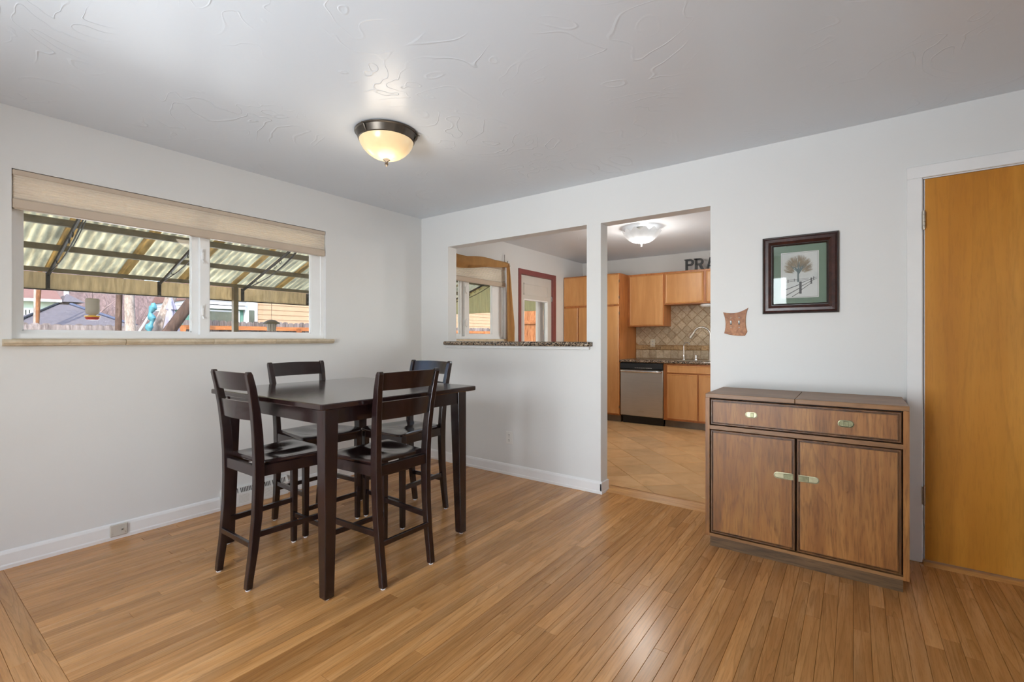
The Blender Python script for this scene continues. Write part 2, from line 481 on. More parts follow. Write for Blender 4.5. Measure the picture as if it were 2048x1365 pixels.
o = wall_mesh(T, 3.55, -.1, H + .02, [(.9, 2.6, .95, 2.1)], lambda u, t, z: (t, u, z), 3.30, 3.42).build('wall_kitchen_right', M['kwall'])  # opening added out of view to let the kitchen fill lamp in
struct(o, 'off-white kitchen wall hidden behind the partition', 'wall')
o = MB().box(-.02, 5.70, -4.9, 3.68, H, H + .2).build('ceiling', M['ceiling'])
struct(o, 'light grey ceiling with swirled plaster texture', 'ceiling')

# frame of the rear window
fr = MB()
for x0_, x1_, z0_, z1_ in ((1.5, 1.56, .25, 2.2), (2.77, 2.83, .25, 2.2), (1.56, 2.77, .25, .31), (1.56, 2.77, 2.14, 2.2), (2.13, 2.2, .31, 2.14)):
    fr.box(x0_, x1_, -4.93, -4.86, z0_, z1_)
o = fr.build('window_3', M['vinyl']); struct(o, 'tall white window frame in the wall behind the viewer', 'window')

# roof slab over the house, unseen overhangs stretched to keep the sun out
o = MB().box(-.30, 8.6, -6.7, 4.0, H + .26, H + .36).build('roof', M['trim'])
struct(o, 'flat roof slab over the house, overhangs stretched to block the sun', 'roof')

# ------------------------------------------------------------------ oak strip floor, board by board
floor = MB().box(0, 5.6, -4.8, .075, -.1, -.012).build('floor', M['gap'])
struct(floor, 'narrow oak strip floor with a satin finish', 'floor')
BW, GAP = 0.0572, 0.0009
def board_bm(m, x0, x1, y0, y1, dz=0.0):
    c = .0009
    def r(i, z): return [(x0+i, y0+i, z), (x1-i, y0+i, z), (x1-i, y1-i, z), (x0+i, y1-i, z)]
    return m.loft([r(0, -.012), r(0, -c+dz), r(c, dz)])
board_meshes = {}
def board(L, across=False):
    key = (round(L, 2), across)
    if key not in board_meshes:
        m = MB(); L2 = key[0]
        if across: board_bm(m, 0, L2-GAP, 0, BW-GAP)
        else: board_bm(m, 0, BW-GAP, 0, L2-GAP)
        me = m.mesh('floor_board'); me.materials.append(M['oak_x'] if across else M['oak'])
        board_meshes[key] = me
    return board_meshes[key]
Y0 = -2.945
rest = MB()
i = 0
x = 0.0
rng = random.Random(3)
while x < 5.55:
    y_end = .06 if (OPEN[0] - .01 < x < OPEN[1] - BW + .01) else 0.0
    if DOOR[0] - .01 < x < DOOR[1] - BW: y_end = 0.0
    y = Y0
    first = True
    while y < y_end - .02:
        L = round(rng.uniform(.75, 1.75) * (rng.uniform(.3, 1) if first else 1), 2); first = False
        if y + L > y_end - .25: L = round(y_end - y, 3)
        if x < 4.36:
            o = link('board', board(L), None, floor, (x, y, rng.uniform(-.0003, .0002)))
            o.scale[1] = L / round(L, 2)
        else:
            board_bm(rest, x, x+BW-GAP, y, y+L-GAP)
        y += L
    x += BW
y = Y0
row = 0
while y > -4.8 + BW:
    y -= BW
    x = 0.0
    while x < 5.58:
        L = round(rng.uniform(.8, 1.7), 2)
        if x + L > 5.3: L = round(5.6 - x, 2)
        if row < 3 and x < 1.6:
            link('board', board(L, True), None, floor, (x, y, 0))
        else:
            board_bm(rest, x, x+L-GAP, y, y+BW-GAP)
        x += L
    row += 1
rest.build('board_field', M['oak'], floor, kind='stuff')

# kitchen tile floor, diagonal
FK = 0.018
kfloor = MB().box(0, 3.30, .13, 3.55, -.1, FK - .004).build('floor_kitchen', M['grout_floor'])
struct(kfloor, 'tan ceramic tile floor laid on the diagonal in the kitchen', 'floor')
ts = .305
e1 = Vector((1, -1))/math.sqrt(2); e2 = Vector((1, 1))/math.sqrt(2)
for a in range(-14, 12):
    for b_ in range(-10, 14):
        p = Vector((2.017, .55)) + e1*(a*ts) + e2*(b_*ts)
        g = .0025
        quad = [p+e1*g+e2*g, p+e1*(ts-g)+e2*g, p+e1*(ts-g)+e2*(ts-g), p+e1*g+e2*(ts-g)]
        q = clip_poly([(v.x, v.y) for v in quad], .0, 3.295, .185, 3.2)
        if len(q) < 3: continue
        area_q = abs(sum(q[k][0]*q[(k+1) % len(q)][1]-q[(k+1) % len(q)][0]*q[k][1] for k in range(len(q))))/2
        if area_q < .002: continue
        cx = sum(v[0] for v in q)/len(q); cy = sum(v[1] for v in q)/len(q)
        ql = [(v[0]-cx, v[1]-cy) for v in q]; qi = inset_poly(ql, .0015)
        MB().loft([[(u, w, FK-.005) for u, w in ql], [(u, w, FK-.0012) for u, w in ql], [(u, w, FK) for u, w in qi]]).build('tile', M['tilefloor'], kfloor, loc=(cx, cy, 0))
# wooden reducer strip
o = MB().prism([(.062, -.01), (.19, -.01), (.19, FK+.006), (.165, FK+.008), (.085, .008), (.062, .003)], 'x', OPEN[0]+.002, OPEN[1]-.002).build('trim_1', M['thresh'])
struct(o, 'oak reducer strip between plank floor and kitchen tile', 'threshold')

# ------------------------------------------------------------------ baseboards
def bb_profile(sgn=1):
    return [(0, 0), (.015*sgn, 0), (.016*sgn, .018), (.013*sgn, .025), (.013*sgn, .078), (.009*sgn, .09), (.003*sgn, .096), (0, .096)]
m = MB()
for y0, y1 in ((-4.8, -1.905), (-1.42, 0)):
    m.prism(bb_profile(), 'y', y0, y1)
o = m.build('baseboard_left', M['trim']); struct(o, 'white baseboard along the window wall', 'baseboard')
m = MB()
m.prism(bb_profile(-1), 'x', 0.016, OPEN[0]+.012)
m.box(OPEN[0], OPEN[0]+.014, -.013, T+.0, 0, .088)
m.box(OPEN[0], OPEN[0]+.017, -.015, T, 0, .02)
o = m.build('baseboard_right', M['trim']); struct(o, 'white baseboard under the pass-through counter', 'baseboard')
m = MB().prism(bb_profile(-1), 'x', OPEN[1], 3.838)
o = m.build('baseboard_center', M['trim']); struct(o, 'white baseboard behind the wooden cabinet', 'baseboard')

# ------------------------------------------------------------------ dining window
win = thing('window_1', 'wide white sliding window in the left wall', 'window', kind='structure')
def slider(win, y0, y1, z0, z1, ym, gz0, gz1, ya, yb, yc, yd):
    """frame between y0..y1; left pane ya..yb, right pane yc..yd"""
    xo, xi = -.15, -.035
    m = MB()
    for (a, b, c, d) in ((y0, y0+.022, z0, z1), (y1-.022, y1, z0, z1)): m.box(xo, xi, a, b, c, d)
    m.box(xo, xi, y0+.022, y1-.022, z0, z0+.03); m.box(xo, xi, y0+.022, y1-.022, z1-.03, z1)
    m.box(xi, xi+.008, y0, y1, z0+.004, z0+.012)
    m.build('frame', M['vinyl'], win)
    def sash(a0, a1, b0, b1, x0, x1):
        m = MB()
        m.box(x0, x1, a0, b0, z0+.03, z1-.03); m.box(x0, x1, b1, a1, z0+.03, z1-.03)
        m.box(x0, x1, b0, b1, z0+.03, gz0); m.box(x0, x1, b0, b1, gz1, z1-.03)
        # glazing bead
        c = .006
        for q0, q1, r0, r1 in ((b0, b0+c, gz0, gz1), (b1-c, b1, gz0, gz1)): m.box(x0+.008, x1-.006, q0, q1, r0, r1)
        m.box(x0+.008, x1-.006, b0, b1, gz0, gz0+c); m.box(x0+.008, x1-.006, b0, b1, gz1-c, gz1)
        s = m.build('sash', M['vinyl'], win)
        MB().box((x0+x1)/2-.003, (x0+x1)/2+.003, b0, b1, gz0, gz1).build('pane', M['pane'], s)
        return s
    s1 = sash(y0+.022, ym+.012, ya, yb, -.118, -.085)
    s2 = sash(ym-.012, y1-.022, yc, yd, -.083, -.05)
    # latches on the meeting stile
    for zc in (z0+.19, z1-.33):
        l = MB().cbox(-.052, -.038, ym-.007, ym+.009, zc-.028, zc+.028, .004)
        l.tube([(-.045, ym, zc-.028), (-.035, ym+.002, zc-.04), (-.03, ym+.002, zc-.052)], .005, 6)
        l.tube([(-.045, ym, zc+.02), (-.034, ym-.004, zc+.034), (-.032, ym-.004, zc+.044)], .005, 6)
        l.build('latch', M['vinyl'], s2, smooth=40)
slider(win, WIN[0], WIN[1], WIN[2], WIN[3], -1.995, 1.252, 2.06, -2.862, -2.045, -1.95, -1.185)
# stone sill in pieces
sill = thing('trim_2', 'cream stone tile sill below the wide left window', 'sill', kind='structure')
cuts = [-2.95, -2.439, -1.955, -1.525, -1.028]
prof = [(-.034, 1.169), (.028, 1.169), (.036, 1.173), (.04, 1.181), (.046, 1.184), (.048, 1.192), (.044, 1.2), (.036, 1.2045), (-.034, 1.2045)]
for a, b in zip(cuts[:-1], cuts[1:]):
    mm = MB()
    secs = []
    for q, inset in ((a+.0012, .0012), (a+.003, 0), (b-.003, 0), (b-.0012, .0012)):
        secs.append([(px - (inset if px > 0 else 0), 0, pz) for px, pz in prof])
        secs[-1] = [(p[0], q, p[2]) for p in secs[-1]]
    # only the part in front of the wall face is wider than the opening
    mm.loft([[(max(p[0], .0005), p[1], p[2]) for p in s] for s in secs])
    mm.build('sill_tile', M['sandstone'], sill)
MB().box(-.034, .0008, WIN[0]+.001, WIN[1]-.001, 1.197, 1.2085).build('sill_ledge', M['sandstone'], sill)

def pleated_shade(name, label, y0, y1, ztop, z_fab0, zbot, xf, mats, head=.028):
    """cellular shade: head rail, pleated fabric, bottom rail"""
    t = thing(name, label, 'window shade', (xf, (y0+y1)/2, zbot))
    hw = (y1-y0)/2; zt = ztop - zbot; zf = z_fab0 - zbot
    MB().cbox(-.045, .0, -hw, hw, zt-head, zt, .003).build('head_rail', mats[1], t)
    m = MB(); n = max(6, int((zt-head-zf)/.0125)); pts = []
    for k in range(2*n+1):
        z = zf + (zt-head-zf)*k/(2*n)
        pts.append((-.006 - (.006 if k % 2 else 0), z))
    back = [(-.030 + (.006 if k % 2 else 0), z) for k, (q, z) in enumerate(pts)]
    m.prism(pts + back[::-1], 'y', -hw+.004, hw-.004)
    m.build('fabric', mats[0], t)
    MB().cbox(-.036, .0, -hw, hw, 0, zf, .006).build('bottom_rail', mats[1], t)
    return t
pleated_shade('pleated_shade', 'cream pleated shade raised at the top of the wide left window', WIN[0]+.003, WIN[1]-.003, 2.110, 1.958, 1.902, -.0005, (M['shade'], M['rail']))

# ------------------------------------------------------------------ closet door, casing, threshold
cas = MB()
w = .067
for a, b in ((DOOR[0]-w, DOOR[0]-.002), (DOOR[1]+.002, DOOR[1]+w)):
    cas.cbox(a, b, -.018, .0, 0, DOOR[3]+.002, .003)
cas.cbox(DOOR[0]-w, DOOR[1]+w, -.018, .0, DOOR[3]+.002, DOOR[3]+w, .003)
cas.box(DOOR[0], DOOR[0]+.003, 0, T, 0, DOOR[3]); cas.box(DOOR[1]-.003, DOOR[1], 0, T, 0, DOOR[3]); cas.box(DOOR[0], DOOR[1], 0, T, DOOR[3]-.003, DOOR[3])
cas.box(DOOR[0], DOOR[0]+.012, .036, .06, 0, DOOR[3]); cas.box(DOOR[1]-.012, DOOR[1], .036, .06, 0, DOOR[3]); cas.box(DOOR[0], DOOR[1], .036, .06, DOOR[3]-.012, DOOR[3])
o = cas.build('trim_3', M['trim']); struct(o, 'white casing around the orange-brown wooden door', 'door casing')
dr = thing('door_1', 'flat orange-brown varnished wooden door with steel hinges', 'door', (DOOR[0]+.006, 0, 0), kind='structure')
MB().cbox(.002, .80, -.004, .034, .016, DOOR[3]-.006, .0015).build('slab', M['birch'], dr)
MB().box(.0003, .0026, -.0044, .034, .018, DOOR[3]-.007).build('painted_edge', M['trim'], dr)
for zc in (1.845, .363):
    hg = MB()
    for k in range(5): hg.lathe([(.0, zc-.045+.0186*k), (.0065, zc-.045+.0186*k), (.0065, zc-.0275+.0186*k), (.0, zc-.0275+.0186*k)], 12, (-.002, -.0205))
    hg.lathe([(.0, zc-.052), (.004, zc-.05), (.0045, zc-.044)], 10, (-.002, -.0205)); hg.lathe([(.0045, zc+.047), (.0045, zc+.052), (0, zc+.054)], 10, (-.002, -.0205))
    hg.box(-.012, -.002, -.0205, -.0185, zc-.045, zc+.048)
    hg.build('hinge', M['nickel'], dr, smooth=40)
kn = MB(); kn.tube([(.75, -.004, .98), (.75, -.035, .98)], .011, 12); kn.tube([(.75, -.034, .98), (.75, -.042, .98), (.75, -.055, .98), (.75, -.064, .98)], [.016, .027, .027, .014], 16)
kn.build('knob', M['brass'], dr, smooth=40)
o = MB().prism([(-.055, 0), (.06, 0), (.06, .012), (-.03, .012), (-.055, .002)], 'x', DOOR[0]-.001, DOOR[1]+.001).build('trim_4', M['thresh'])
struct(o, 'thin oak threshold strip under the wooden door', 'threshold')

# ------------------------------------------------------------------ pass-through counter
ct = thing('pass_through_counter', 'speckled brown granite ledge on the pass-through with white trim under it', 'counter ledge', (1.14, .06, 1.145))
n = 10
prof = [(-.105, .0)]
for k in range(9):
    a = -math.pi/2 - math.pi*k/8
    prof.append((-.118 + .019*math.cos(a) if False else -.113 + .018*math.cos(a), .019 + .019*math.sin(a)))
prof = [(-.105 + .0*0, 0)] + [(-.108 - .018*math.sin(math.pi*k/8), .019 - .019*math.cos(math.pi*k/8)) for k in range(1, 8)] + [(-.105, .038), (.14, .038), (.14, 0)]
secs = []
X0, X1 = -.775, .800
JL, JR = PASS[0]+.001-1.14, PASS[1]-.001-1.14
def gsec(q, ins, horn):
    return [(q, (min(py + ins, .0) if py < -.09 else (-.0605 if horn and py > 0 else py)), .019 + (pz-.019)*(1-ins*8)) for py, pz in prof]
for q, ins, horn in ((X0, .02, 1), (X0+.004, .009, 1), (JL, 0, 1), (JL+.0001, 0, 0), (JR-.0001, 0, 0), (JR, 0, 1), (X1-.016, 0, 1), (X1-.004, .009, 1), (X1, .02, 1)):
    secs.append(gsec(q, ins, horn))
g = MB().loft(secs)
g.build('granite_slab', M['granite'], ct, smooth=40)
MB().cbox(X0+.01, X1-.02, -.086, -.0605, -.024, -.0004, .002).build('apron_trim', M['trim'], ct)

# ------------------------------------------------------------------ wall plates, register, switch, picture
t = thing('wall_outlet', 'white duplex power outlet low on the wall under the pass-through', 'outlet', (1.128, 0, .328))
MB().cbox(-.038, .038, -.006, .0, -.057, .057, .003).build('plate', M['plate_white'], t)
for zc in (.023, -.023):
    f = MB().prism([(.0165*math.cos(a)*1.0, zc + .0145*math.sin(a)) for a in [2*math.pi*k/16 for k in range(16)]], 'y', -.0078, -.005).build('receptacle', M['plate_white'], t)
    s_ = MB().box(-.0075, -.0045, -.0082, -.007, zc+.001, zc+.009).box(.0045, .0075, -.0082, -.007, zc+.001, zc+.009).box(-.0025, .0025, -.0082, -.007, zc-.010, zc-.004)
    s_.build('slots', M['dark'], f)
MB().prism([(.003*math.cos(k*math.pi/4), .003*math.sin(k*math.pi/4)) for k in range(8)], 'y', -.0075, -.005).build('screw', M['nickel'], t)

t = thing('cable_plate', 'beige grey cable plate on the baseboard of the window wall', 'wall plate', (.016, -2.47, .056))
MB().cbox(.0, .012, -.042, .042, -.035, .035, .004).build('plate', M['plate_grey'], t)
j = MB().cbox(.0118, .016, .008, .02, -.006, .008, .001).build('jack', M['plate_grey'], t)
MB().box(.0158, .0165, .011, .017, -.002, .004).build('socket', M['dark'], j)
for yy in (-.03, .031): MB().prism([(yy+.003*math.cos(k*math.pi/4), -.018+.003*math.sin(k*math.pi/4)) for k in range(8)], 'x', .0115, .013).build('screw', M['nickel'], t)

t = thing('floor_register', 'white metal baseboard register on the window wall behind the chairs', 'register', (0, -1.662, 0))
MB().prism([(0, 0), (.028, 0), (.03, .012), (.03, .092), (.012, .138), (0, .138)], 'y', -.238, .238).build('body', M['plate_white'], t)
# the prism is cut in (x, z), its slots follow the same faces
sl = MB()
for k in range(40):
    y = -.225 + k*.0115
    if k % 10 == 9: continue
    for dz in (0,):
        p0, p1 = (.0285, .098), (.0165, .129)
        sl.add([(p0[0], y-.0022, p0[1]), (p0[0], y+.0022, p0[1]), (p1[0], y+.0022, p1[1]), (p1[0], y-.0022, p1[1]),
                (p0[0]+.0012, y-.0022, p0[1]+.0004), (p0[0]+.0012, y+.0022, p0[1]+.0004), (p1[0]+.0012, y+.0022, p1[1]+.0004), (p1[0]+.0012, y-.0022, p1[1]+.0004)],
               [(4, 5, 6, 7), (0, 1, 5, 4), (1, 2, 6, 5), (2, 3, 7, 6), (3, 0, 4, 7)])
sl.build('slots', M['dark'], t, kind='stuff')
lv = MB()
for g_ in range(5):
    ya = -.225 + g_*.092
    for k in range(7): lv.box(.0296, .0306, ya+.006, ya+.078, .024+k*.0088, .0262+k*.0088)
lv.build('louvres', M['plate_grey'], t, kind='stuff')

t = thing('switch_plate', 'tan leather switch plate with flared corners beside the kitchen opening', 'switch plate', (2.975, 0, 1.315))
def edge(p, q, bow, n=7):
    out = []
    dx, dz = q[0]-p[0], q[1]-p[1]; l = math.hypot(dx, dz); nx, nz = -dz/l, dx/l
    for k in range(n):
        s = k/n; h = bow*4*s*(1-s)
        out.append((p[0]+dx*s+nx*h, p[1]+dz*s+nz*h))
    return out
A_, B_, C_, D_ = (-.076, .069), (.075, .093), (.069, -.062), (-.069, -.071)
pts = edge(A_, D_, .012) + edge(D_, (.055, -.088), -.006) + edge((.055, -.088), C_, 0, 3) + edge(C_, B_, .012) + edge(B_, A_, .019)
pi_ = inset_poly(pts, .002)
MB().loft([[(x, 0, z) for x, z in pts], [(x, -.007, z) for x, z in pts], [(x, -.009, z) for x, z in pi_]]).build('plate', M['leather'], t)
for xx in (-.027, .022):
    MB().box(xx-.006, xx+.006, -.0093, -.008, -.014, .012).build('slot', M['dark'], t)
    MB().prism([(-.0088, -.008), (-.018, .004), (-.018, .010), (-.0088, .006)], 'x', xx-.004, xx+.004).build('toggle', M['plate_white'], t)
    for zz in (.03, -.034): MB().prism([(xx+.0034*math.cos(k*math.pi/4), zz+.0034*math.sin(k*math.pi/4)) for k in range(8)], 'y', -.0105, -.0085).build('screw', M['bronze'], t)

t = thing('framed_picture', 'framed winter print of a bare tree in a dark mahogany frame', 'picture', (3.334, 0, 1.603))
hw, hh = .199, .239
def frame_secs(prof):
    secs = []
    for ins, y in prof:
        secs.append([(-hw+ins, y, -hh+ins), (hw-ins, y, -hh+ins), (hw-ins, y, hh-ins), (-hw+ins, y, hh-ins)])
    return secs
MB().loft(frame_secs([(0, -.002), (0, -.018), (.004, -.024), (.010, -.022), (.018, -.030), (.034, -.031), (.050, -.02), (.057, -.016), (.0575, -.008)]), cap=False).build('frame', M['mahogany'], t)
MB().loft(frame_secs([(.0003, -.0185), (.004, -.0248), (.0085, -.0232)]), cap=False).build('outer_bead', M['mahogany_dark'], t)
MB().loft(frame_secs([(.050, -.0206), (.054, -.021), (.0605, -.0165), (.061, -.009)]), cap=False).build('inner_bead', M['mahogany_dark'], t)
MB().box(-hw+.052, hw-.052, -.0075, -.002, -hh+.052, hh-.052).build('mat_board', M['matgreen'], t)
ix0, ix1, iz0, iz1 = -.093, .095, -.139, .131
MB().box(ix0-.005, ix1+.005, -.0085, -.0074, iz0-.005, iz1+.005).build('inner_mat', M['paper'], t)
MB().box(ix0-.0015, ix1+.0015, -.0087, -.0084, iz0-.0015, iz1+.0015).build('mat_line', M['ink_fence'], t)
pr = MB().box(ix0, ix1, -.0092, -.0086, iz0, iz1).build('print', M['snow'], t)
def strokes(lst, y=-.0094, th=.0):
    m = MB()
    for (x0, z0, x1, z1, w0, w1) in lst:
        dx, dz = x1-x0, z1-z0; l = math.hypot(dx, dz) or 1; nx, nz = -dz/l, dx/l
        q = [(x0+nx*w0, z0+nz*w0), (x1+nx*w1, z1+nz*w1), (x1-nx*w1, z1-nz*w1), (x0-nx*w0, z0-nz*w0)]
        m.add([(a, y, b) for a, b in q], [(0, 1, 2, 3)]); y -= 4e-6
    return m
rg = random.Random(5); tw = []
tx, tz = -.006, -.022
for k in range(420):
    a = R(rg.uniform(-28, 208)); r = .078*math.sqrt(rg.uniform(.25, 1.0))
    ex, ez = tx + 1.02*r*math.cos(a), .042 + .98*r*math.sin(a)*(1.0 if math.sin(a) > 0 else .8)
    st = rg.uniform(.45, .8)
    tw.append((tx + (ex-tx)*st*.85, tz+.02 + (ez-tz-.02)*st, ex, ez, .0009, .0005))
strokes(tw).build('tree_crown', M['ink_tree'], pr)
trk = [(tx, -.048, tx, .03, .0045, .003)]
for k in range(26):
    a = R(rg.uniform(20, 160)); r = rg.uniform(.03, .062)
    trk.append((tx, rg.uniform(-.005, .03), tx+r*math.cos(a)*.9, .02+r*math.sin(a), .0018, .0006))
strokes(trk, -.0112).build('tree_trunk', M['ink_trunk'], pr)
fn = [(.006, -.12, .006, -.046, .0065, .0065), (.062, -.063, .062, -.026, .004, .004), (.074, -.04, .074, -.02, .0024, .0024)]
for a, b in ((-.06, -.094), (-.09, -.136)):
    pass
fn += [(ix0+.004, -.098, .006, -.062, .0024, .002), (ix0+.01, -.135, .006, -.083, .0026, .002), (ix0+.055, -.137, .006, -.108, .002, .002),
       (.006, -.056, .062, -.034, .002, .0014), (.006, -.078, .062, -.046, .002, .0014), (.006, -.1, .062, -.058, .002, .0014), (.062, -.034, .09, -.024, .0014, .001), (.062, -.046, .09, -.032, .0014, .001)]
fn += [(-.06, -.034, .05, -.028, .0011, .0009), (-.06, -.044, .045, -.035, .0011, .0009), (-.06, -.05, -.06, -.03, .0022, .0022), (-.026, -.044, -.026, -.026, .0016, .0016)]
strokes(fn, -.0095).build('print_fence', M['ink_fence'], pr)
MB().box(-hw+.054, hw-.054, -.0135, -.012, -hh+.054, hh-.054).build('glass', M['pane'], t)

# ------------------------------------------------------------------ dining table
T0, T1, TY0, TY1, TZ = .555, 1.697, -2.178, -1.122, .914
tb = thing('dining_table', 'square dark espresso counter-height dining table with tapered legs', 'table', ((T0+T1)/2, (TY0+TY1)/2, 0))
hx, hy = (T1-T0)/2, (TY1-TY0)/2
def rrect(hx, hy, r, n=3):
    out = []
    for cx, cy, a0 in ((hx-r, hy-r, 0), (-hx+r, hy-r, 90), (-hx+r, -hy+r, 180), (hx-r, -hy+r, 270)):
        for k in range(n+1):
            a = R(a0 + 90*k/n); out.append((cx+r*math.cos(a), cy+r*math.sin(a)))
    return out
MB().loft([[(x, y, z) for x, y in rrect(hx-i, hy-i, .012)] for i, z in ((.004, TZ-.028), (0, TZ-.024), (0, TZ-.004), (.004, TZ))]).build('tabletop', M['espresso_top'], tb)
lx, ly = hx-.045, hy-.045
for sx in (-1, 1):
    for sy in (-1, 1):
        def sec(w, z):
            return [(sx*lx, sy*ly, z), (sx*(lx-w), sy*ly, z), (sx*(lx-w), sy*(ly-w), z), (sx*lx, sy*(ly-w), z)]
        cx0 = lambda w: [(p[0], p[1]) for p in sec(w, 0)]
        ss = [sec(.044, .008), sec(.048, .012), sec(.058, .35), sec(.068, .74), sec(.07, TZ-.028)]
        lg = MB().loft(ss if sx*sy < 0 else [s[::-1] for s in ss]).build('leg', M['espresso'], tb)
        bv = lg.modifiers.new('bevel', 'BEVEL'); bv.width = .003; bv.segments = 2
        c = (sx*(lx-.022), sy*(ly-.022))
        MB().lathe([(.012, 0), (.013, .002), (.013, .0085), (.012, .009)], 12, c).build('foot_pad', M['felt'], lg)
for sx in (-1, 1): MB().box(sx*(lx-.008), sx*(lx-.03), -ly+.07, ly-.07, TZ-.105, TZ-.028).build('apron', M['espresso'], tb)
for sy in (-1, 1): MB().box(-lx+.07, lx-.07, sy*(ly-.008), sy*(ly-.03), TZ-.105, TZ-.028).build('apron', M['espresso'], tb)

# ------------------------------------------------------------------ counter chairs
def make_chair():
    ch = thing('counter_chair', 'x', 'chair', group='counter chairs around the dining table')
    # rear posts: z, rear-face y, depth, outer x
    P = [(.008, -.283, .030, .174), (.05, -.279, .031, .174), (.18, -.263, .036, .175), (.34, -.250, .042, .177), (.50, -.245, .046, .179), (.62, -.246, .046, .181),
         (.74, -.252, .044, .185), (.86, -.263, .040, .191), (.97, -.279, .034, .197), (1.035, -.292, .029, .200), (1.050, -.295, .024, .2005)]
    for s in (-1, 1):
        secs = []
        for k, (z, y, d, xo) in enumerate(P):
            wd = .032 if z < .9 else .029
            q = [(s*xo, y, z), (s*xo, y+d, z), (s*(xo-wd), y+d, z), (s*(xo-wd), y, z)]
            if k == len(P)-1: q = [(s*(xo-.002), y+.006, z), (s*(xo-.002), y+d, z), (s*(xo-wd+.002), y+d, z), (s*(xo-wd+.002), y+.006, z)]
            secs.append(q if s < 0 else q[::-1])
        lg = MB().loft(secs).build('rear_leg', M['espresso'], ch)
        bv = lg.modifiers.new('bevel', 'BEVEL'); bv.width = .003; bv.segments = 2; bv.limit_method = 'ANGLE'; bv.angle_limit = R(40)
        MB().lathe([(.011, 0), (.012, .002), (.012, .0085), (.011, .009)], 12, (s*.158, -.268)).build('foot_pad', M['felt'], lg)
        def fs(x0, w, y1, z): 
            q = [(s*x0, y1, z), (s*(x0-w), y1, z), (s*(x0-w), y1-w, z), (s*x0, y1-w, z)]
            return q if s < 0 else q[::-1]
        fl = MB().loft([fs(.199, .028, .164, .008), fs(.201, .032, .167, .3), fs(.203, .036, .17, .588)]).build('front_leg', M['espresso'], ch)
        bv = fl.modifiers.new('bevel', 'BEVEL'); bv.width = .003; bv.segments = 2; bv.limit_method = 'ANGLE'; bv.angle_limit = R(40)
        MB().lathe([(.011, 0), (.012, .002), (.012, .0085), (.011, .009)], 12, (s*.185, .15)).build('foot_pad', M['felt'], fl)
        # side stretcher and side apron
        def bar(z0, z1, t, xr, xf):
            return [[(s*(xr-t), -.225, z0), (s*(xr+t), -.225, z0), (s*(xr+t), -.225, z1), (s*(xr-t), -.225, z1)],
                    [(s*(xf-t), .145, z0), (s*(xf+t), .145, z0), (s*(xf+t), .145, z1), (s*(xf-t), .145, z1)]]
        MB().loft(bar(.243, .270, .008, .162, .184)).build('side_stretcher', M['espresso'], ch)
        MB().loft(bar(.536, .588, .009, .166, .188)).build('side_apron', M['espresso'], ch)
    MB().cbox(-.15, .15, -.262, -.246, .200, .226, .002).build('rear_stretcher', M['espresso'], ch)
    MB().cbox(-.175, .175, .142, .158, .155, .182, .002).build('front_stretcher', M['espresso'], ch)
    MB().cbox(-.152, .152, -.238, -.212, .536, .588, .002).build('rear_apron', M['espresso'], ch)
    MB().cbox(-.172, .172, .144, .164, .540, .588, .002).build('front_apron', M['espresso'], ch)
    # saddle seat
    def outline(k=1.0, ins=0.0):
        pts = []
        for cx, cy, a0, r in ((.178, .155, 0, .03), (-.178, .155, 90, .03), (-.150, -.188, 180, .012), (.150, -.188, 270, .012)):
            for q in range(5):
                a = R(a0 + 90*q/4); pts.append(((cx+(r-ins)*math.cos(a))*k, (cy+(r-ins)*math.sin(a)+.01)*k-.01))
        # fill long edges for the dip
        out = []
        for i in range(len(pts)):
            p, q = pts[i], pts[(i+1) % len(pts)]
            l = math.hypot(q[0]-p[0], q[1]-p[1]); n_ = max(1, int(l/.05/k) if k > .2 else 1)
            out.append(p)
        return out
    def dip(x, y):
        e = max(0, 1-(x/.19)**2)*max(0, 1-(y/.185)**2)
        side = math.exp(-((abs(x)-.085)/.07)**2)*math.exp(-((y+.02)/.13)**2)
        front = max(0, (y-.10)/.08)
        return -.012*side - .004*e - .009*front*front
    base = []
    o_ = outline()
    dens = []
    for i in range(len(o_)):
        p, q = o_[i], o_[(i+1) % len(o_)]
        l = math.hypot(q[0]-p[0], q[1]-p[1]); k_ = max(1, round(l/.03))
        for j in range(k_): dens.append((p[0]+(q[0]-p[0])*j/k_, p[1]+(q[1]-p[1])*j/k_))
    secs = [[(x*.985, y*.985, .588) for x, y in dens], [(x, y, .592) for x, y in dens], [(x, y, .606+dip(x, y)) for x, y in dens],
            [(x*.985, (y+.01)*.985-.01, .611+dip(x, y)) for x, y in dens]]
    for k in (.9, .78, .64, .5, .36, .22, .1, .02):
        secs.append([(x*k, (y+.01)*k-.01, .6115+dip(x*k, (y+.01)*k-.01)) for x, y in dens])
    MB().loft(secs).build('seat', M['espresso_top'], ch, smooth=35)
    # curved back slats
    for z0, z1 in ((.957, 1.043), (.812, .900)):
        n = 14; secs = []
        def py(z): 
            for a, b in zip(P[:-1], P[1:]):
                if a[0] <= z <= b[0]:
                    f = (z-a[0])/(b[0]-a[0]); return a[1]+(b[1]-a[1])*f + (a[2]+(b[2]-a[2])*f)*.5
        for k in range(n+1):
            s = -1 + 2*k/n; x = s*.174; off = -.020*(1-s*s)
            arc = .006*(1-s*s)
            secs.append([(x, py(z0)+off-.007, z0), (x, py(z0)+off+.007, z0), (x, py(z1)+off+.006, z1+arc*.5), (x, py(z1)+off-.006, z1+arc*.5)])
        MB().loft(secs).build('back_slat', M['espresso'], ch, smooth=40)
    return ch
chair = make_chair()
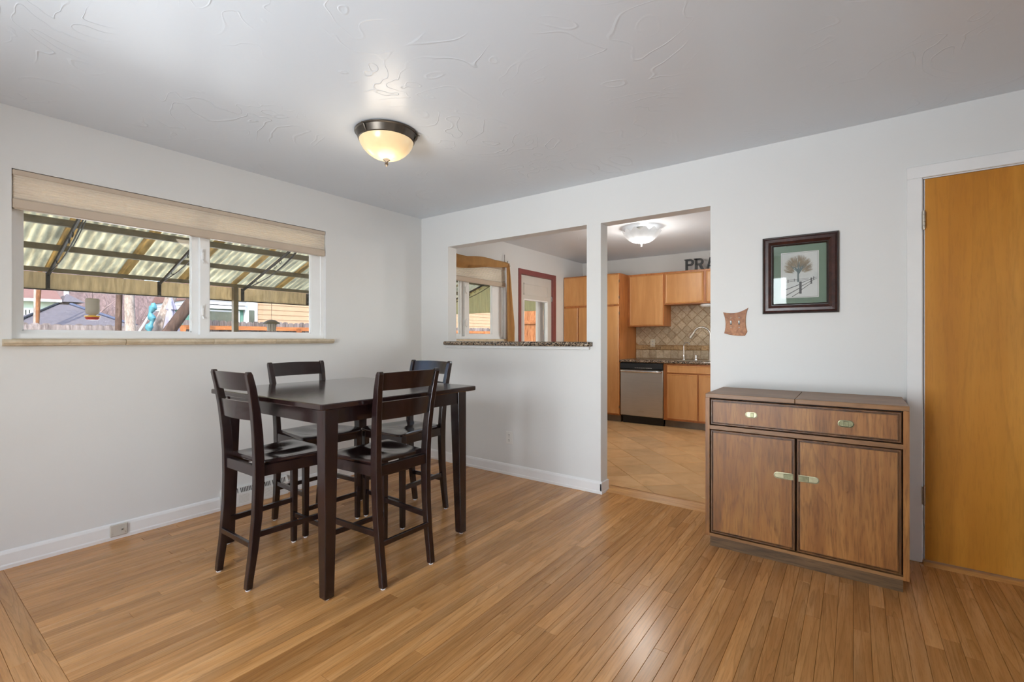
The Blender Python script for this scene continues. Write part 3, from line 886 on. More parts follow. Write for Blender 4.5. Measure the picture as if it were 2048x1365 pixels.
spots = [((1.101, -2.022, 0), 0.0, 'dark ladder-back counter chair at the table side nearest the viewer on the left, back turned'),
         ((1.503, -1.742, 0), R(90), 'dark ladder-back counter chair on the right side of the table, back to the kitchen opening'),
         ((.757, -1.608, 0), R(-90), 'dark counter chair against the window wall side, seen above the table'),
         ((1.102, -1.212, 0), R(180), 'dark counter chair on the far side, its top slat shining white')]
for k, (loc, rz, lab) in enumerate(spots):
    c = chair if k == 0 else copy_tree(chair)
    c.location = loc; c.rotation_euler = (0, 0, rz); c['label'] = lab

# ------------------------------------------------------------------ pecan server cabinet
CX0, CX1, CY0, CY1, CZ0, CZ1 = 2.903, 3.816, -.482, -.028, .064, .889
cb = thing('server_cabinet', 'brown pecan veneer server cabinet with one drawer and two doors', 'cabinet', ((CX0+CX1)/2, (CY0+CY1)/2, 0))
ox, oy = (CX0+CX1)/2, (CY0+CY1)/2
hx, hy = (CX1-CX0)/2, (CY1-CY0)/2
MB().box(-hx+.022, hx-.022, -hy+.02, hy-.01, 0, CZ0).build('plinth', M['pecan_plinth'], cb)
MB().box(-hx, -hx+.023, -hy, hy, CZ0, CZ1-.024).build('side_panel', M['pecan'], cb)
MB().box(hx-.023, hx, -hy, hy, CZ0, CZ1-.024).build('side_panel', M['pecan'], cb)
MB().box(-hx+.023, hx-.023, -hy, hy, CZ0, CZ0+.016).build('bottom_panel', M['pecan_h'], cb)
MB().box(-hx+.023, hx-.023, hy-.01, hy, CZ0+.016, CZ1-.024).build('back_panel', M['pecan'], cb)
MB().box(-hx+.023, hx-.023, -hy+.002, -hy+.05, .684, .706).build('rail', M['pecan_h'], cb)
MB().box(-hx+.023, hx-.023, -hy+.03, -hy+.04, CZ0+.016, CZ1-.024).build('recess', M['groove'], cb)
seam = 3.352-ox
for a, b in ((-hx, seam-.0008), (seam+.0008, hx)):
    MB().cbox(a, b, -hy, hy, CZ1-.024, CZ1, .0015).build('top_leaf', M['pecan_h'], cb)
def moulded(x0, x1, z0, z1, parent, nm, mat):
    yb = -hy+.03
    yf = -hy+.004
    m = MB().rings(x0+.016, x1-.016, z0+.016, z1-.016, [(0, yb), (0, yf-.0005)]).build(nm, mat, parent)
    r = MB()
    prof = [(0, yb), (0, yf+.001), (.003, yf-.003), (.009, yf-.003), (.0115, yf+.003), (.0155, yf+.003), (.0160, yb)]
    secs = [[(x0+i, y, z0+i), (x1-i, y, z0+i), (x1-i, y, z1-i), (x0+i, y, z1-i)] for i, y in prof]
    r.loft(secs, cap=False)
    r.build('moulding', M['pecan_dark'], m)
    return m
dw = moulded(-hx+.028, hx-.028, .711, .858, cb, 'drawer', M['pecan'])
dl = moulded(-hx+.028, 3.3535-ox, .085, .680, cb, 'door', M['pecan'])
drr = moulded(3.3605-ox, hx-.028, .085, .680, cb, 'door', M['pecan'])
def stadium(cx, cz, hw, hh, l=True, r=True, n=8):
    pts = []
    if r: pts += [(cx+hw-hh+hh*math.cos(a), cz+hh*math.sin(a)) for a in [R(-90+180*k/n) for k in range(n+1)]]
    else: pts += [(cx+hw, cz-hh), (cx+hw, cz+hh)]
    if l: pts += [(cx-hw+hh+hh*math.cos(a), cz+hh*math.sin(a)) for a in [R(90+180*k/n) for k in range(n+1)]]
    else: pts += [(cx-hw, cz+hh), (cx-hw, cz-hh)]
    return pts
def pull(parent, cx, cz, hw, hh, l, r, m1, barx, barw):
    yf = -hy+.0035
    po = stadium(cx, cz, hw, hh, l, r); pin = inset_poly(po, .0025)
    m = MB().loft([[(x, yf, z) for x, z in po], [(x, yf-.003, z) for x, z in po], [(x, yf-.0034, z) for x, z in pin], [(x, yf-.0006, z) for x, z in inset_poly(po, .0035)]])
    h = m.build('pull', m1, parent)
    MB().cbox(barx-barw, barx+barw, yf-.0045, yf-.0004, cz-hh*.72, cz+hh*.72, .001).build('grip', M['brass_dark'], h)
pull(dw, 3.144-ox, .784, .030, .0165, True, True, M['brass'], 3.148-ox, .008)
pull(dw, 3.572-ox, .781, .034, .0175, True, True, M['brass_dark'], 3.572-ox, .010)
pull(dl, 3.300-ox, .474, .046, .0175, True, False, M['brass'], 3.322-ox, .022)
pull(drr, 3.415-ox, .474, .046, .0175, False, True, M['brass'], 3.393-ox, .022)

# ------------------------------------------------------------------ dining ceiling lamp
lp = thing('ceiling_lamp', 'flush ceiling lamp with amber glass bowl and dark bronze rim', 'lamp', (1.345, -1.535, H))
MB().lathe([(.04, 0), (.175, 0), (.183, -.004), (.183, -.011), (.176, -.014), (.170, -.03), (.163, -.05), (.158, -.053), (.154, -.05), (.15, -.03)], 48).build('pan', M['bronze'], lp, smooth=35)
bowl = [(.153, -.046), (.158, -.054), (.152, -.072), (.138, -.096), (.115, -.121), (.085, -.142), (.05, -.156), (.018, -.162)]
MB().lathe(bowl, 48).build('glass_bowl', glow('amber_glass_glow', (1.0, .76, .46, 1), .60, S(190, 164, 122), .25), lp, smooth=50)
MB().lathe([(.0, -.160), (.018, -.160), (.021, -.164), (.012, -.170), (.008, -.176), (.007, -.180), (.010, -.184), (.011, -.190), (.007, -.198), (.0, -.206)], 20).build('finial', M['bronze'], lp, smooth=40)
for k in range(3):
    a = R(36.06 + 2 + 120*k)
    c_, s_ = math.cos(a), math.sin(a)
    m = MB()
    m.tube([(.157*c_, .157*s_, -.052), (.172*c_, .172*s_, -.036), (.182*c_, .182*s_, -.02), (.19*c_, .19*s_, -.014), (.198*c_, .198*s_, -.016)], [.004, .006, .005, .003, .0045], 8)
    m.build('clip', M['bronze'], lp, smooth=40)
pl = bpy.data.lights.new('bulb', 'POINT'); pl.energy = 4.5; pl.color = (1, .86, .68); pl.shadow_soft_size = .12
o = bpy.data.objects.new('bulb_light', pl); COL.objects.link(o); o.parent = lp; o.location = (0, 0, -.24)

# ------------------------------------------------------------------ kitchen: pantry, uppers, base run
KY = 3.55
FZ = FK
def lipdoor(x0, x1, z0, z1, yf, parent, nm='door', mat=None):
    """lipped slab door with a moulded edge"""
    m = MB().rings(x0, x1, z0, z1, [(0, yf), (0, yf-.012), (.004, yf-.017), (.010, yf-.019), (.014, yf-.0165), (.019, yf-.0155), (.021, yf-.0175)])
    return m.build(nm, mat or M['maple'], parent)
PYF = 2.935
t = thing('pantry_cabinet', 'tall honey maple pantry cabinet in the kitchen corner', 'cabinet', (.455, (PYF+KY)/2, FZ))
bx_, by_ = .455, (PYF+KY)/2
def L(m, nm, mat, par): return m.build(nm, mat, par)
MB().box(.002-bx_, .91-bx_, PYF-by_, KY-.002-by_, .10, 2.125).build('body', M['maple_dark'], t)
MB().box(.002-bx_, .90-bx_, PYF+.07-by_, KY-.002-by_, 0, .10).build('toe_kick', M['toe'], t)
yf = PYF-by_
for (a, b, c, d) in ((.012, .248, .12, 1.655), (.262, .90, .12, 1.655), (.012, .90, 1.68, 2.11)):
    dd = lipdoor(a-bx_, b-bx_, c, d, yf, t)
    if b > .8:
        for zz in ((c+.1, d-.1)):
            MB().cbox(b-bx_+.001, b-bx_+.008, yf-.012, yf-.001, zz-.02, zz+.02, .002).build('hinge', M['bronze'], dd)
UYF = 3.225
def upper(name, label, x0, x1, z0, z1, doors):
    t = thing(name, label, 'cabinet', ((x0+x1)/2, (UYF+KY)/2, z0))
    cx, cy = (x0+x1)/2, (UYF+KY)/2
    MB().box(x0-cx, x1-cx, UYF-cy, KY-.002-cy, 0, z1-z0).build('body', M['maple_dark'], t)
    for a, b in doors: lipdoor(a-cx, b-cx, .012, z1-z0-.028, UYF-cy, t)
    return t
upper('wall_cabinet', 'taller honey maple wall cabinet above the dishwasher', .912, 1.445, 1.385, 2.140, [(.945, 1.432)])
upper('wall_cabinet', 'shorter honey maple wall cabinet above the faucet', 1.4465, 1.997, 1.685, 2.140, [(1.468, 1.975)])
upper('wall_cabinet', 'honey maple wall cabinet cut off by the opening edge', 1.9985, 2.90, 1.685, 2.140, [(2.012, 2.44), (2.46, 2.88)])

# base run
BYF = 2.955
t = thing('dishwasher', 'stainless steel dishwasher with black control panel', 'dishwasher', (1.222, (BYF+KY)/2, FZ))
cx, cy = 1.222, (BYF+KY)/2
yf = BYF-cy
MB().box(-.303, .303, yf+.03, KY-.05-cy, .09, .854).build('tub', M['black'], t)
MB().box(-.29, .29, yf+.05, yf+.07, .0, .10).build('toe_panel', M['black'], t)
dd = MB().cbox(-.302, .302, yf-.02, yf+.03, .115, .762, .006).build('door', M['steel'], t)
cp = MB().prism([(yf-.02, .765), (yf-.026, .775), (yf-.016, .850), (yf+.03, .854), (yf+.03, .765)], 'x', -.302, .302).build('control_panel', M['black'], t)
bt = MB()
for k in range(9):
    bt.box(-.09+k*.028, -.072+k*.028, yf-.0275, yf-.022, .782, .789)
bt.build('buttons', M['plate_grey'], cp, kind='stuff')
hb = MB(); hb.tube([(-.285, yf-.022, .735), (-.28, yf-.045, .737), (-.25, yf-.055, .738), (0, yf-.062, .738), (.25, yf-.055, .738), (.28, yf-.045, .737), (.285, yf-.022, .735)], [.011, .014, .016, .017, .016, .014, .011], 12)
hb.build('handle', M['chrome'], dd, smooth=50)
MB().cbox(-.05, .045, yf-.0225, yf-.018, .17, .198, .002).build('badge', M['nickel'], dd)

t = thing('sink_base_cabinet', 'honey maple base cabinet under the sink with two doors', 'cabinet', (2.10, (BYF+KY)/2, FZ))
cx, cy = 2.10, (BYF+KY)/2; yf = BYF-cy
MB().box(1.527-cx, 2.90-cx, yf, KY-.002-cy, .10, .857).build('body', M['maple_dark'], t)
MB().box(1.527-cx, 2.90-cx, yf+.075, KY-.01-cy, 0, .10).build('toe_kick', M['toe'], t)
lipdoor(1.578-cx, 2.36-cx, .735, .832, yf, t, 'drawer_front')
lipdoor(1.578-cx, 1.968-cx, .125, .718, yf, t)
lipdoor(1.985-cx, 2.36-cx, .125, .718, yf, t)
lipdoor(2.42-cx, 2.86-cx, .125, .718, yf, t)
# counter top with rounded front edge
ct = MB().prism([(BYF-.025, 0), (BYF-.035, .008), (BYF-.038, .018), (BYF-.035, .03), (BYF-.025, .038), (KY-.002, .038), (KY-.002, 0)], 'x', .913, 2.92).build('kitchen_countertop', M['granite'], loc=(0, 0, .876), smooth=40)
tag(ct, 'speckled brown granite kitchen countertop over the dishwasher', 'countertop')
CTZ = .914

# backsplash
bs = MB().box(.912, 2.95, KY-.006, KY-.0005, CTZ, 1.70).build('backsplash', M['grout_wall'])
tag(bs, 'tan travertine tile backsplash set on the diagonal behind the faucet', 'backsplash')
ts = .102; r2 = math.sqrt(2)
cnt = 0
def tile_poly(q, cxz, mat, nm):
    ql = [(a-cxz[0], b-cxz[1]) for a, b in q]
    MB().loft([[(a, 0, b) for a, b in ql], [(a, -.004, b) for a, b in ql], [(a, -.0065, b) for a, b in inset_poly(ql, .004)]]).build(nm, mat, bs, loc=(cxz[0], KY-.0055, cxz[1]))
for a in range(-14, 20):
    for b_ in range(-14, 20):
        cxx = 1.02 + (a+b_)*ts/r2; czz = 1.26 + (a-b_)*ts/r2
        h = ts/r2 - .0025
        q = clip_poly([(cxx-h, czz), (cxx, czz-h), (cxx+h, czz), (cxx, czz+h)], .915, 2.18, 1.112, 1.682)
        if len(q) < 3: continue
        ar = abs(sum(q[k][0]*q[(k+1) % len(q)][1]-q[(k+1) % len(q)][0]*q[k][1] for k in range(len(q))))/2
        if ar < .0006: continue
        ccx = sum(p[0] for p in q)/len(q)
        if czz > 1.50 and ccx < 1.40: continue
        tile_poly(q, (ccx, sum(p[1] for p in q)/len(q)), M['travertine'], 'tile')
for k in range(12):
    x0 = .916 + k*.105
    q = [(x0, CTZ+.004), (x0+.102, CTZ+.004), (x0+.102, 1.042), (x0, 1.042)]
    tile_poly(q, (x0+.051, .98), M['travertine'], 'tile')
for k in range(7):
    x0 = .916 + k*.19
    b_ = MB()
    b_.cbox(0, .187, -.012, 0, 0, .062, .003)
    b_.tube([(.004, -.0125, .008), (.183, -.0125, .008)], .004, 6); b_.tube([(.004, -.0125, .054), (.183, -.0125, .054)], .004, 6)
    for j in range(5):
        x_ = .018+j*.038
        b_.prism([(x_, .031), (x_+.015, .020), (x_+.03, .031), (x_+.015, .042)], 'y', -.017, -.011)
    b_.build('border_tile', M['listello'], bs, loc=(x0, KY-.0055, 1.046))

t = thing('kitchen_outlet', 'ivory power outlet on the tile backsplash above the dishwasher', 'outlet', (1.175, KY-.013, 1.142))
MB().cbox(-.037, .037, -.006, .0, -.06, .06, .003).build('plate', plain('ivory_plate', S(206, 196, 176), .4), t)
for zc in (.024, -.024):
    f = MB().prism([(.016*math.cos(2*math.pi*k/14), zc+.014*math.sin(2*math.pi*k/14)) for k in range(14)], 'y', -.008, -.005).build('receptacle', M['plate_grey'], t)
    MB().box(-.008, -.004, -.0084, -.007, zc, zc+.008).box(.004, .008, -.0084, -.007, zc, zc+.008).build('slots', M['dark'], f)

# faucets
t = thing('kitchen_faucet', 'tall brushed nickel gooseneck faucet with pull-down spray head', 'faucet', (2.035, 3.33, CTZ))
MB().lathe([(.0, 0), (.028, 0), (.028, .012), (.022, .02), (.019, .1), (.017, .12)], 24).build('base', M['nickel'], t, smooth=40)
path = [(0, 0, .1), (0, 0, .33)]
for k in range(0, 13):
    a = math.pi*k/12*.86
    path.append((-.105+.105*math.cos(a), -.035*k/12, .345+.105*math.sin(a)))
MB().tube(path, .0125, 14).build('spout', M['nickel'], t, smooth=50)
e = Vector(path[-1]); d = (Vector(path[-1])-Vector(path[-2])).normalized()
MB().tube([e, e+d*.02, e+d*.07, e+d*.10, e+d*.105], [.013, .016, .021, .022, .014], 16).build('spray_head', M['nickel'], t, smooth=40)
MB().tube([(.015, 0, .085), (.05, -.01, .09), (.085, -.02, .125)], [.009, .007, .005], 10).build('lever', M['nickel'], t, smooth=50)

t = thing('filter_faucet', 'slim chrome filtered-water faucet left of the gooseneck faucet', 'faucet', (1.672, 3.38, CTZ))
MB().lathe([(.0, 0), (.019, 0), (.018, .01), (.012, .02), (.012, .065), (.008, .07)], 20).build('base', M['chrome'], t, smooth=40)
path = [(0, 0, .06), (0, 0, .19)] + [(.045-.045*math.cos(math.pi*k/10*.9), -.01*k/10, .195+.045*math.sin(math.pi*k/10*.9)) for k in range(11)]
MB().tube(path, .0055, 10).build('spout', M['chrome'], t, smooth=50)
MB().tube([(.01, 0, .05), (.04, -.005, .055)], .0045, 8).build('lever', M['chrome'], t, smooth=50)
t = thing('soap_dispenser', 'short chrome soap dispenser between the two faucets', 'dispenser', (1.842, 3.36, CTZ))
MB().lathe([(.0, 0), (.02, 0), (.019, .012), (.012, .018), (.012, .05), (.014, .052), (.014, .066), (.0, .068)], 20).build('pump', M['chrome'], t, smooth=40)
MB().tube([(0, 0, .06), (.03, -.03, .062), (.045, -.045, .052)], .006, 8).build('nozzle', M['chrome'], t, smooth=50)
sk = MB().loft([[(x*.36+2.05, y*.2+3.18, CTZ+z) for x, y in rrect(1, 1, .15)] for z in (.0005, .0022)]).build('kitchen_sink', M['steel'])
tag(sk, 'stainless sink rim set into the granite in front of the faucet', 'sink')

# under-cabinet lamp
t = thing('under_cabinet_lamp', 'small round white lamp under the wall cabinet near the faucet', 'lamp', (1.99, 3.32, 1.6845))
MB().lathe([(.0, 0), (.05, 0), (.075, -.008), (.08, -.02)], 28).build('housing', M['plate_white'], t, smooth=40)
MB().lathe([(.078, -.019), (.075, -.032), (.055, -.045), (.0, -.05)], 28).build('lens', plain('frosted_lens', S(230, 228, 222), .3), t, smooth=40)

# letters on the cabinets
def letter(ch, x):
    h = .168; st = .032
    m = MB()
    y0, y1 = -.011, .011
    def bar(x0, x1, z0, z1): m.box(x0, x1, y0, y1, z0, z1)
    def poly(p): m.prism(p, 'y', y0, y1)
    if ch in 'PR':
        bar(.012, .012+st, 0, h); bar(0, .012+st+.012, 0, .014); bar(0, .03, h-.014, h)
        n = 10; zc, ro, ri = h-.047, .047, .022
        arc = lambda r, rx: [(.075+rx*math.cos(a), zc+r*math.sin(a)) for a in [R(90-180*k/n) for k in range(n+1)]]
        oa, ia = arc(ro, .05), arc(ri, .02)
        for k in range(n): poly([ia[k], oa[k], oa[k+1], ia[k+1]])
        bar(.03, .076, h-.025, h); bar(.03, .076, h-.094, h-.069)
        if ch == 'R':
            poly([(.06, .075), (.096, .082), (.138, .0), (.1, .0)]); bar(.095, .146, 0, .014)
    if ch == 'A':
        poly([(.012, 0), (.036, 0), (.084, h), (.058, h)]); poly([(.058, h), (.084, h), (.140, 0), (.102, 0)])
        bar(.035, .115, .045, .064); bar(0, .052, 0, .014); bar(.088, .152, 0, .014)
    if ch == 'Y':
        bar(.058, .058+st, 0, .08); bar(.04, .108, 0, .014)
        poly([(.058, .07), (.09, .085), (.042, h), (.008, h)]); poly([(.07, .07), (.09, .07), (.146, h), (.118, h)])
        bar(0, .055, h-.014, h); bar(.105, .155, h-.014, h)
    o = m.build('letter_' + ch.lower(), plain('letter_iron_' + ch, S(44, 42, 40), .5, var=.2), loc=(x, 3.34, 2.1405))
    ordinal = {'P': 'first', 'R': 'second', 'A': 'third', 'Y': 'last'}[ch]
    tag(o, f'dark block letter {ch} standing {ordinal} in the word PRAY on the cabinets', 'letter', 'letters of the word on the wall cabinets')
for ch, x in zip('PRAY', (1.695, 1.822, 1.968, 2.125)): letter(ch, x)

# kitchen ceiling lamp
lp = thing('kitchen_ceiling_lamp', 'ruffled clear glass ceiling lamp with nickel canopy in the kitchen', 'lamp', (1.70, 1.69, H))
MB().lathe([(.0, 0), (.058, 0), (.06, -.004), (.058, -.03), (.05, -.036), (.012, -.036), (.008, -.06), (.008, -.17)], 32).build('canopy', M['nickel'], lp, smooth=40)
def wob(k, a, r, z):
    f = min(k, 15-k)/7.0
    return (r*(1 + .05*f*math.cos(12*a) + .015*math.cos(36*a)), z + .016*f*math.cos(12*a))
shade_prof = [(.02, -.172), (.06, -.168), (.10, -.155), (.135, -.135), (.16, -.112), (.182, -.088), (.198, -.064), (.205, -.05)]
gm = MB()
inner = [(r-.004, z+.003) for r, z in shade_prof][::-1]
gm.lathe(shade_prof + inner, 96, wob=wob, cap=False)
gm.build('glass_shade', glow('ribbed_glass_glow', (1.0, .97, .92, 1), .5, S(150, 152, 156), .12), lp, smooth=60)
MB().lathe([(.0, -.17), (.02, -.171), (.022, -.178), (.012, -.184), (.008, -.19), (.011, -.196), (.008, -.206), (.0, -.21)], 18).build('finial', M['nickel'], lp, smooth=40)
pl = bpy.data.lights.new('kitchen_bulb', 'POINT'); pl.energy = 22; pl.color = (1, .95, .88); pl.shadow_soft_size = .1
o = bpy.data.objects.new('kitchen_bulb_light', pl); COL.objects.link(o); o.parent = lp; o.location = (0, 0, -.26)
pl = bpy.data.lights.new('kitchen_bulb_up', 'POINT'); pl.energy = 1.2; pl.color = (1, .95, .86); pl.shadow_soft_size = .04
o = bpy.data.objects.new('kitchen_bulb_up_light', pl); COL.objects.link(o); o.parent = lp; o.location = (0.03, 0, -.10)

# ------------------------------------------------------------------ kitchen window, shade, curtain, back door
kw = thing('window_2', 'white sliding window in the kitchen seen through the pass-through', 'window', kind='structure')
slider(kw, KWIN[0], KWIN[1], KWIN[2], KWIN[3], .735, 1.262, 2.06, .25, .68, .80, 1.235)
pleated_shade('pleated_shade', 'cream pleated shade with beaded edge in the kitchen window', KWIN[0]+.003, KWIN[1]-.006, 2.11, 1.922, 1.866, .0, (M['shade_k'], M['rail']))
tr = MB().cbox(.0005, .03, KWIN[0]-.04, KWIN[1]+.03, 1.176, 1.204, .004)
o = tr.build('trim_5', M['sandstone']); struct(o, 'cream stone sill under the kitchen window', 'sill')

cu = thing('curtain_scarf', 'gold sheer scarf curtain draped over the kitchen window', 'curtain', (.02, 1.40, 1.0))
# swag
m = MB(); n = 40; secs = []
for k in range(n+1):
    s = k/n; y = -1.30 + 1.30*s
    top = 1.165 + .035*(1-s)*(0.5+.5*math.cos(9*s)) - .015*math.sin(s*6)
    sagb = .085*math.sin(math.pi*min(1, s*1.02))**.8
    depth = .03 + .025*math.sin(math.pi*s)
    w_ = .10 - .04*s
    sec = []
    for j in range(12):
        a = 2*math.pi*j/12
        fold = 1 + .18*math.sin(4*a + 7*s)
        sec.append((.035 + depth*math.cos(a)*fold*.8, y, top - w_*.5 - sagb*.45 + (w_*.5+sagb*.28)*math.sin(a)*fold))
    secs.append(sec)
m.loft(secs); m.build('swag', M['curtain'], cu, smooth=60)
# tail: folded cloth hanging
m = MB(); nz, ny = 26, 28; g_ = []
for i_ in range(nz+1):
    s = i_/nz; z = 1.16 - 1.05*s
    wd = .035 + .13*min(1, s*1.3)**.9
    row_ = []
    for j in range(ny+1):
        q = j/ny; yy = -.012 + wd*q
        row_.append((.045 + .020*math.sin(q*math.pi*6 + .6*math.sin(s*3))*(.4+.6*s) + .01*math.cos(q*9), yy, z))
    g_.append(row_)
secs = [r + [(p[0]+.004, p[1], p[2]) for p in r[::-1]] for r in g_]
m.loft(secs); m.build('tail', M['curtain'], cu, smooth=60)
MB().tube([(.012, -.018, 1.27), (.012, -.018, 1.12)], .004, 8).build('bracket', M['bronze'], cu)
MB().tube([(.012, .05, 1.20), (.012, .05, 1.14), (.05, .05, 1.13)], .005, 8).build('bracket', M['bronze'], cu)
MB().tube([(.04, -1.31, 1.125), (.04, .05, 1.125)], .006, 8).build('rod', M['bronze'], cu)

m = MB()
a, b, zt = KDOOR[0], KDOOR[1], KDOOR[3]
m.cbox(.0, .016, a-.05, a+.004, FK, zt+.002, .002); m.cbox(.0, .016, b-.004, b+.075, FK, zt+.002, .002); m.cbox(.0, .016, a-.05, b+.075, zt, zt+.065, .002)
m.box(-.12, 0, a, a+.003, FK, zt); m.box(-.12, 0, b-.003, b, FK, zt); m.box(-.12, 0, a, b, zt-.003, zt)
o = m.build('trim_6', M['mauve']); struct(o, 'mauve red casing around the white back door', 'door casing')
dr = thing('door_2', 'white back door with a glass pane below one panel', 'door', (-.02, a, FK), kind='structure')
wd = b-a
dp = MB()
P = lambda u, t, z: (t, u, z)
pane = (.115, wd-.115, .95, 1.722)
dm = wall_mesh(.004, wd-.004, .006, zt-.006-FK, [pane], P, 0, -.04)
M['door_white'] = plain('white_door_paint', S(206, 202, 196), .35)
dm.build('slab', M['door_white'], dr)
# raised upper and lower panel frames
for z0, z1 in ((1.79, 1.95), (.12, .85)):
    f = MB()
    for (u0, u1, q0, q1) in ((.105, .118, z0, z1), (wd-.118, wd-.105, z0, z1), (.105, wd-.105, z0, z0+.013), (.105, wd-.105, z1-.013, z1)):
        f.box(0.0, .006, u0, u1, q0, q1)
    f.build('panel_moulding', M['door_white'], dr)
f = MB()
for (u0, u1, q0, q1) in ((pane[0]-.012, pane[0]+.004, pane[2], pane[3]), (pane[1]-.004, pane[1]+.012, pane[2], pane[3]), (pane[0], pane[1], pane[2]-.012, pane[2]+.004), (pane[0], pane[1], pane[3]-.004, pane[3]+.012)):
    f.box(-.045, .004, u0, u1, q0, q1)
f.build('glazing_frame', M['vinyl'], dr)
MB().box(-.024, -.018, pane[0], pane[1], pane[2], pane[3]).build('pane', M['pane'], dr)
MB().tube([(.0, wd-.06, .95), (.045, wd-.06, .95)], .012, 10).build('knob', M['brass'], dr)
ch = MB(); ch.tube([(.0, wd-.01, 1.81), (.012, wd-.008, 1.80), (.014, wd-.005, 1.765), (.012, wd-.008, 1.735)], .006, 6); ch.build('chain_lock', M['chrome'], dr, smooth=40)
# storm door frame outside the back door
st = MB()
st.box(-.20, -.165, wd*.0+a-.0, a+.05, 0, zt); st.box(-.20, -.165, b-.15, b, 0, zt); st.box(-.20, -.165, a+.05, b-.15, zt-.1, zt); st.box(-.20, -.165, a+.05, b-.15, 0, .35)
o = st.build('door_3', M['vinyl']); struct(o, 'white storm door frame outside the back door', 'door')

# ================================================================== outside the windows
GZ = -.35
M['concrete'] = plain('patio_concrete', S(206, 200, 190), .9, var=.08, vscale=3)
M['yard'] = plain('winter_yard', S(176, 160, 132), .95, var=.2, vscale=2)
M['sheet'] = translucent('weathered_fibreglass', S(186, 182, 164), S(255, 246, 216), .8, var=.45, vscale=5, stretch=(.5, 2.2, 1))
M['tan_strip'] = translucent('rusty_overlap', S(206, 186, 146), S(250, 228, 184), .75, var=.35, vscale=6, stretch=(.6, 4, 1))
M['fascia'] = translucent('tan_fascia_sheet', S(150, 140, 120), S(216, 200, 170), .7, var=.25, vscale=6, stretch=(1, 6, 1))
M['green_sheet'] = translucent('olive_end_sheet', S(190, 184, 148), S(240, 230, 190), .75, var=.2, vscale=5, stretch=(6, 1, .5))
M['awning_metal'] = plain('olive_brown_metal', S(112, 102, 80), .6, var=.2, vscale=12)
M['iron'] = plain('wrought_iron', S(46, 42, 36), .55, var=.1)
M['picket'] = wood('weathered_picket', [S(84, 74, 72), S(136, 126, 122), S(168, 158, 154)], (20, 20, 2), .9, True, .35, bmp=.1, rndcol=.35)
M['cedar'] = wood('orange_cedar', [S(156, 92, 50), S(200, 128, 76), S(216, 150, 96)], (16, 2, 16), .85, True, .3, bmp=.1, rndcol=.2)
M['cedar_v'] = wood('orange_cedar_upright', [S(150, 88, 48), S(204, 132, 80), S(224, 160, 108)], (16, 16, 2), .85, True, .4, bmp=.1, rndcol=.25)
M['bark_pale'] = wood('pale_bark', [S(120, 106, 96), S(176, 162, 150), S(206, 194, 182)], (14, 14, 5), .95, True, .4, bmp=.5)
M['bark_dark'] = wood('dark_bark', [S(56, 42, 36), S(96, 76, 64), S(132, 110, 96)], (14, 14, 4), .95, True, .4, bmp=.5)
M['bark_orange'] = wood('orange_bark', [S(104, 68, 42), S(150, 102, 66), S(180, 132, 92)], (14, 14, 4), .95, True, .4, bmp=.5)
M['twig'] = plain('bare_twigs', S(152, 132, 128), .95, var=.25, vscale=5)
M['mint'] = plain('mint_siding', S(206, 222, 208), .8, var=.04)
M['teal'] = plain('teal_siding', S(96, 140, 124), .8, var=.06)
M['tan_siding'] = plain('tan_siding', S(178, 150, 120), .85, var=.06)
M['shingle_red'] = plain('red_brown_shingles', S(136, 102, 92), .95, var=.2, vscale=30)
M['shingle_grey'] = plain('grey_shingles', S(112, 106, 108), .95, var=.2, vscale=20)
M['shingle_blue'] = plain('blue_grey_fascia', S(84, 92, 112), .8, var=.1)
M['house_white'] = plain('white_house_trim', S(226, 228, 230), .7, var=.03)
M['dark_glass'] = plain('dark_house_glass', S(76, 82, 74), .1, var=.3, vscale=3)
M['lav'] = translucent('lavender_canvas', S(176, 174, 192), S(190, 186, 206), .25, var=.08)
M['tealplastic'] = plain('teal_plastic', S(84, 146, 158), .4, var=.2, vscale=12)
M['jar'] = translucent('frosted_feeder_jar', S(188, 180, 166), S(200, 190, 174), .4, var=.08, vscale=20)
M['red'] = plain('red_feeder_base', S(158, 44, 34), .4)
M['yellow'] = plain('yellow_feeder_ring', S(222, 170, 52), .4)
M['thicket'] = plain('brown_lavender_hedge', S(126, 108, 106), 1.0, var=.4, vscale=9, bmp=.6, bscale=14)

o = MB().box(-3.4, -.16, -5.5, 4.4, GZ-.1, GZ).build('patio', M['concrete']); struct(o, 'pale concrete patio slab under the awning', 'patio')
o = MB().box(-60, -3.4, -40, 60, GZ-.12, GZ-.02).build('yard', M['yard']); struct(o, 'pale dry winter yard beyond the patio', 'ground')

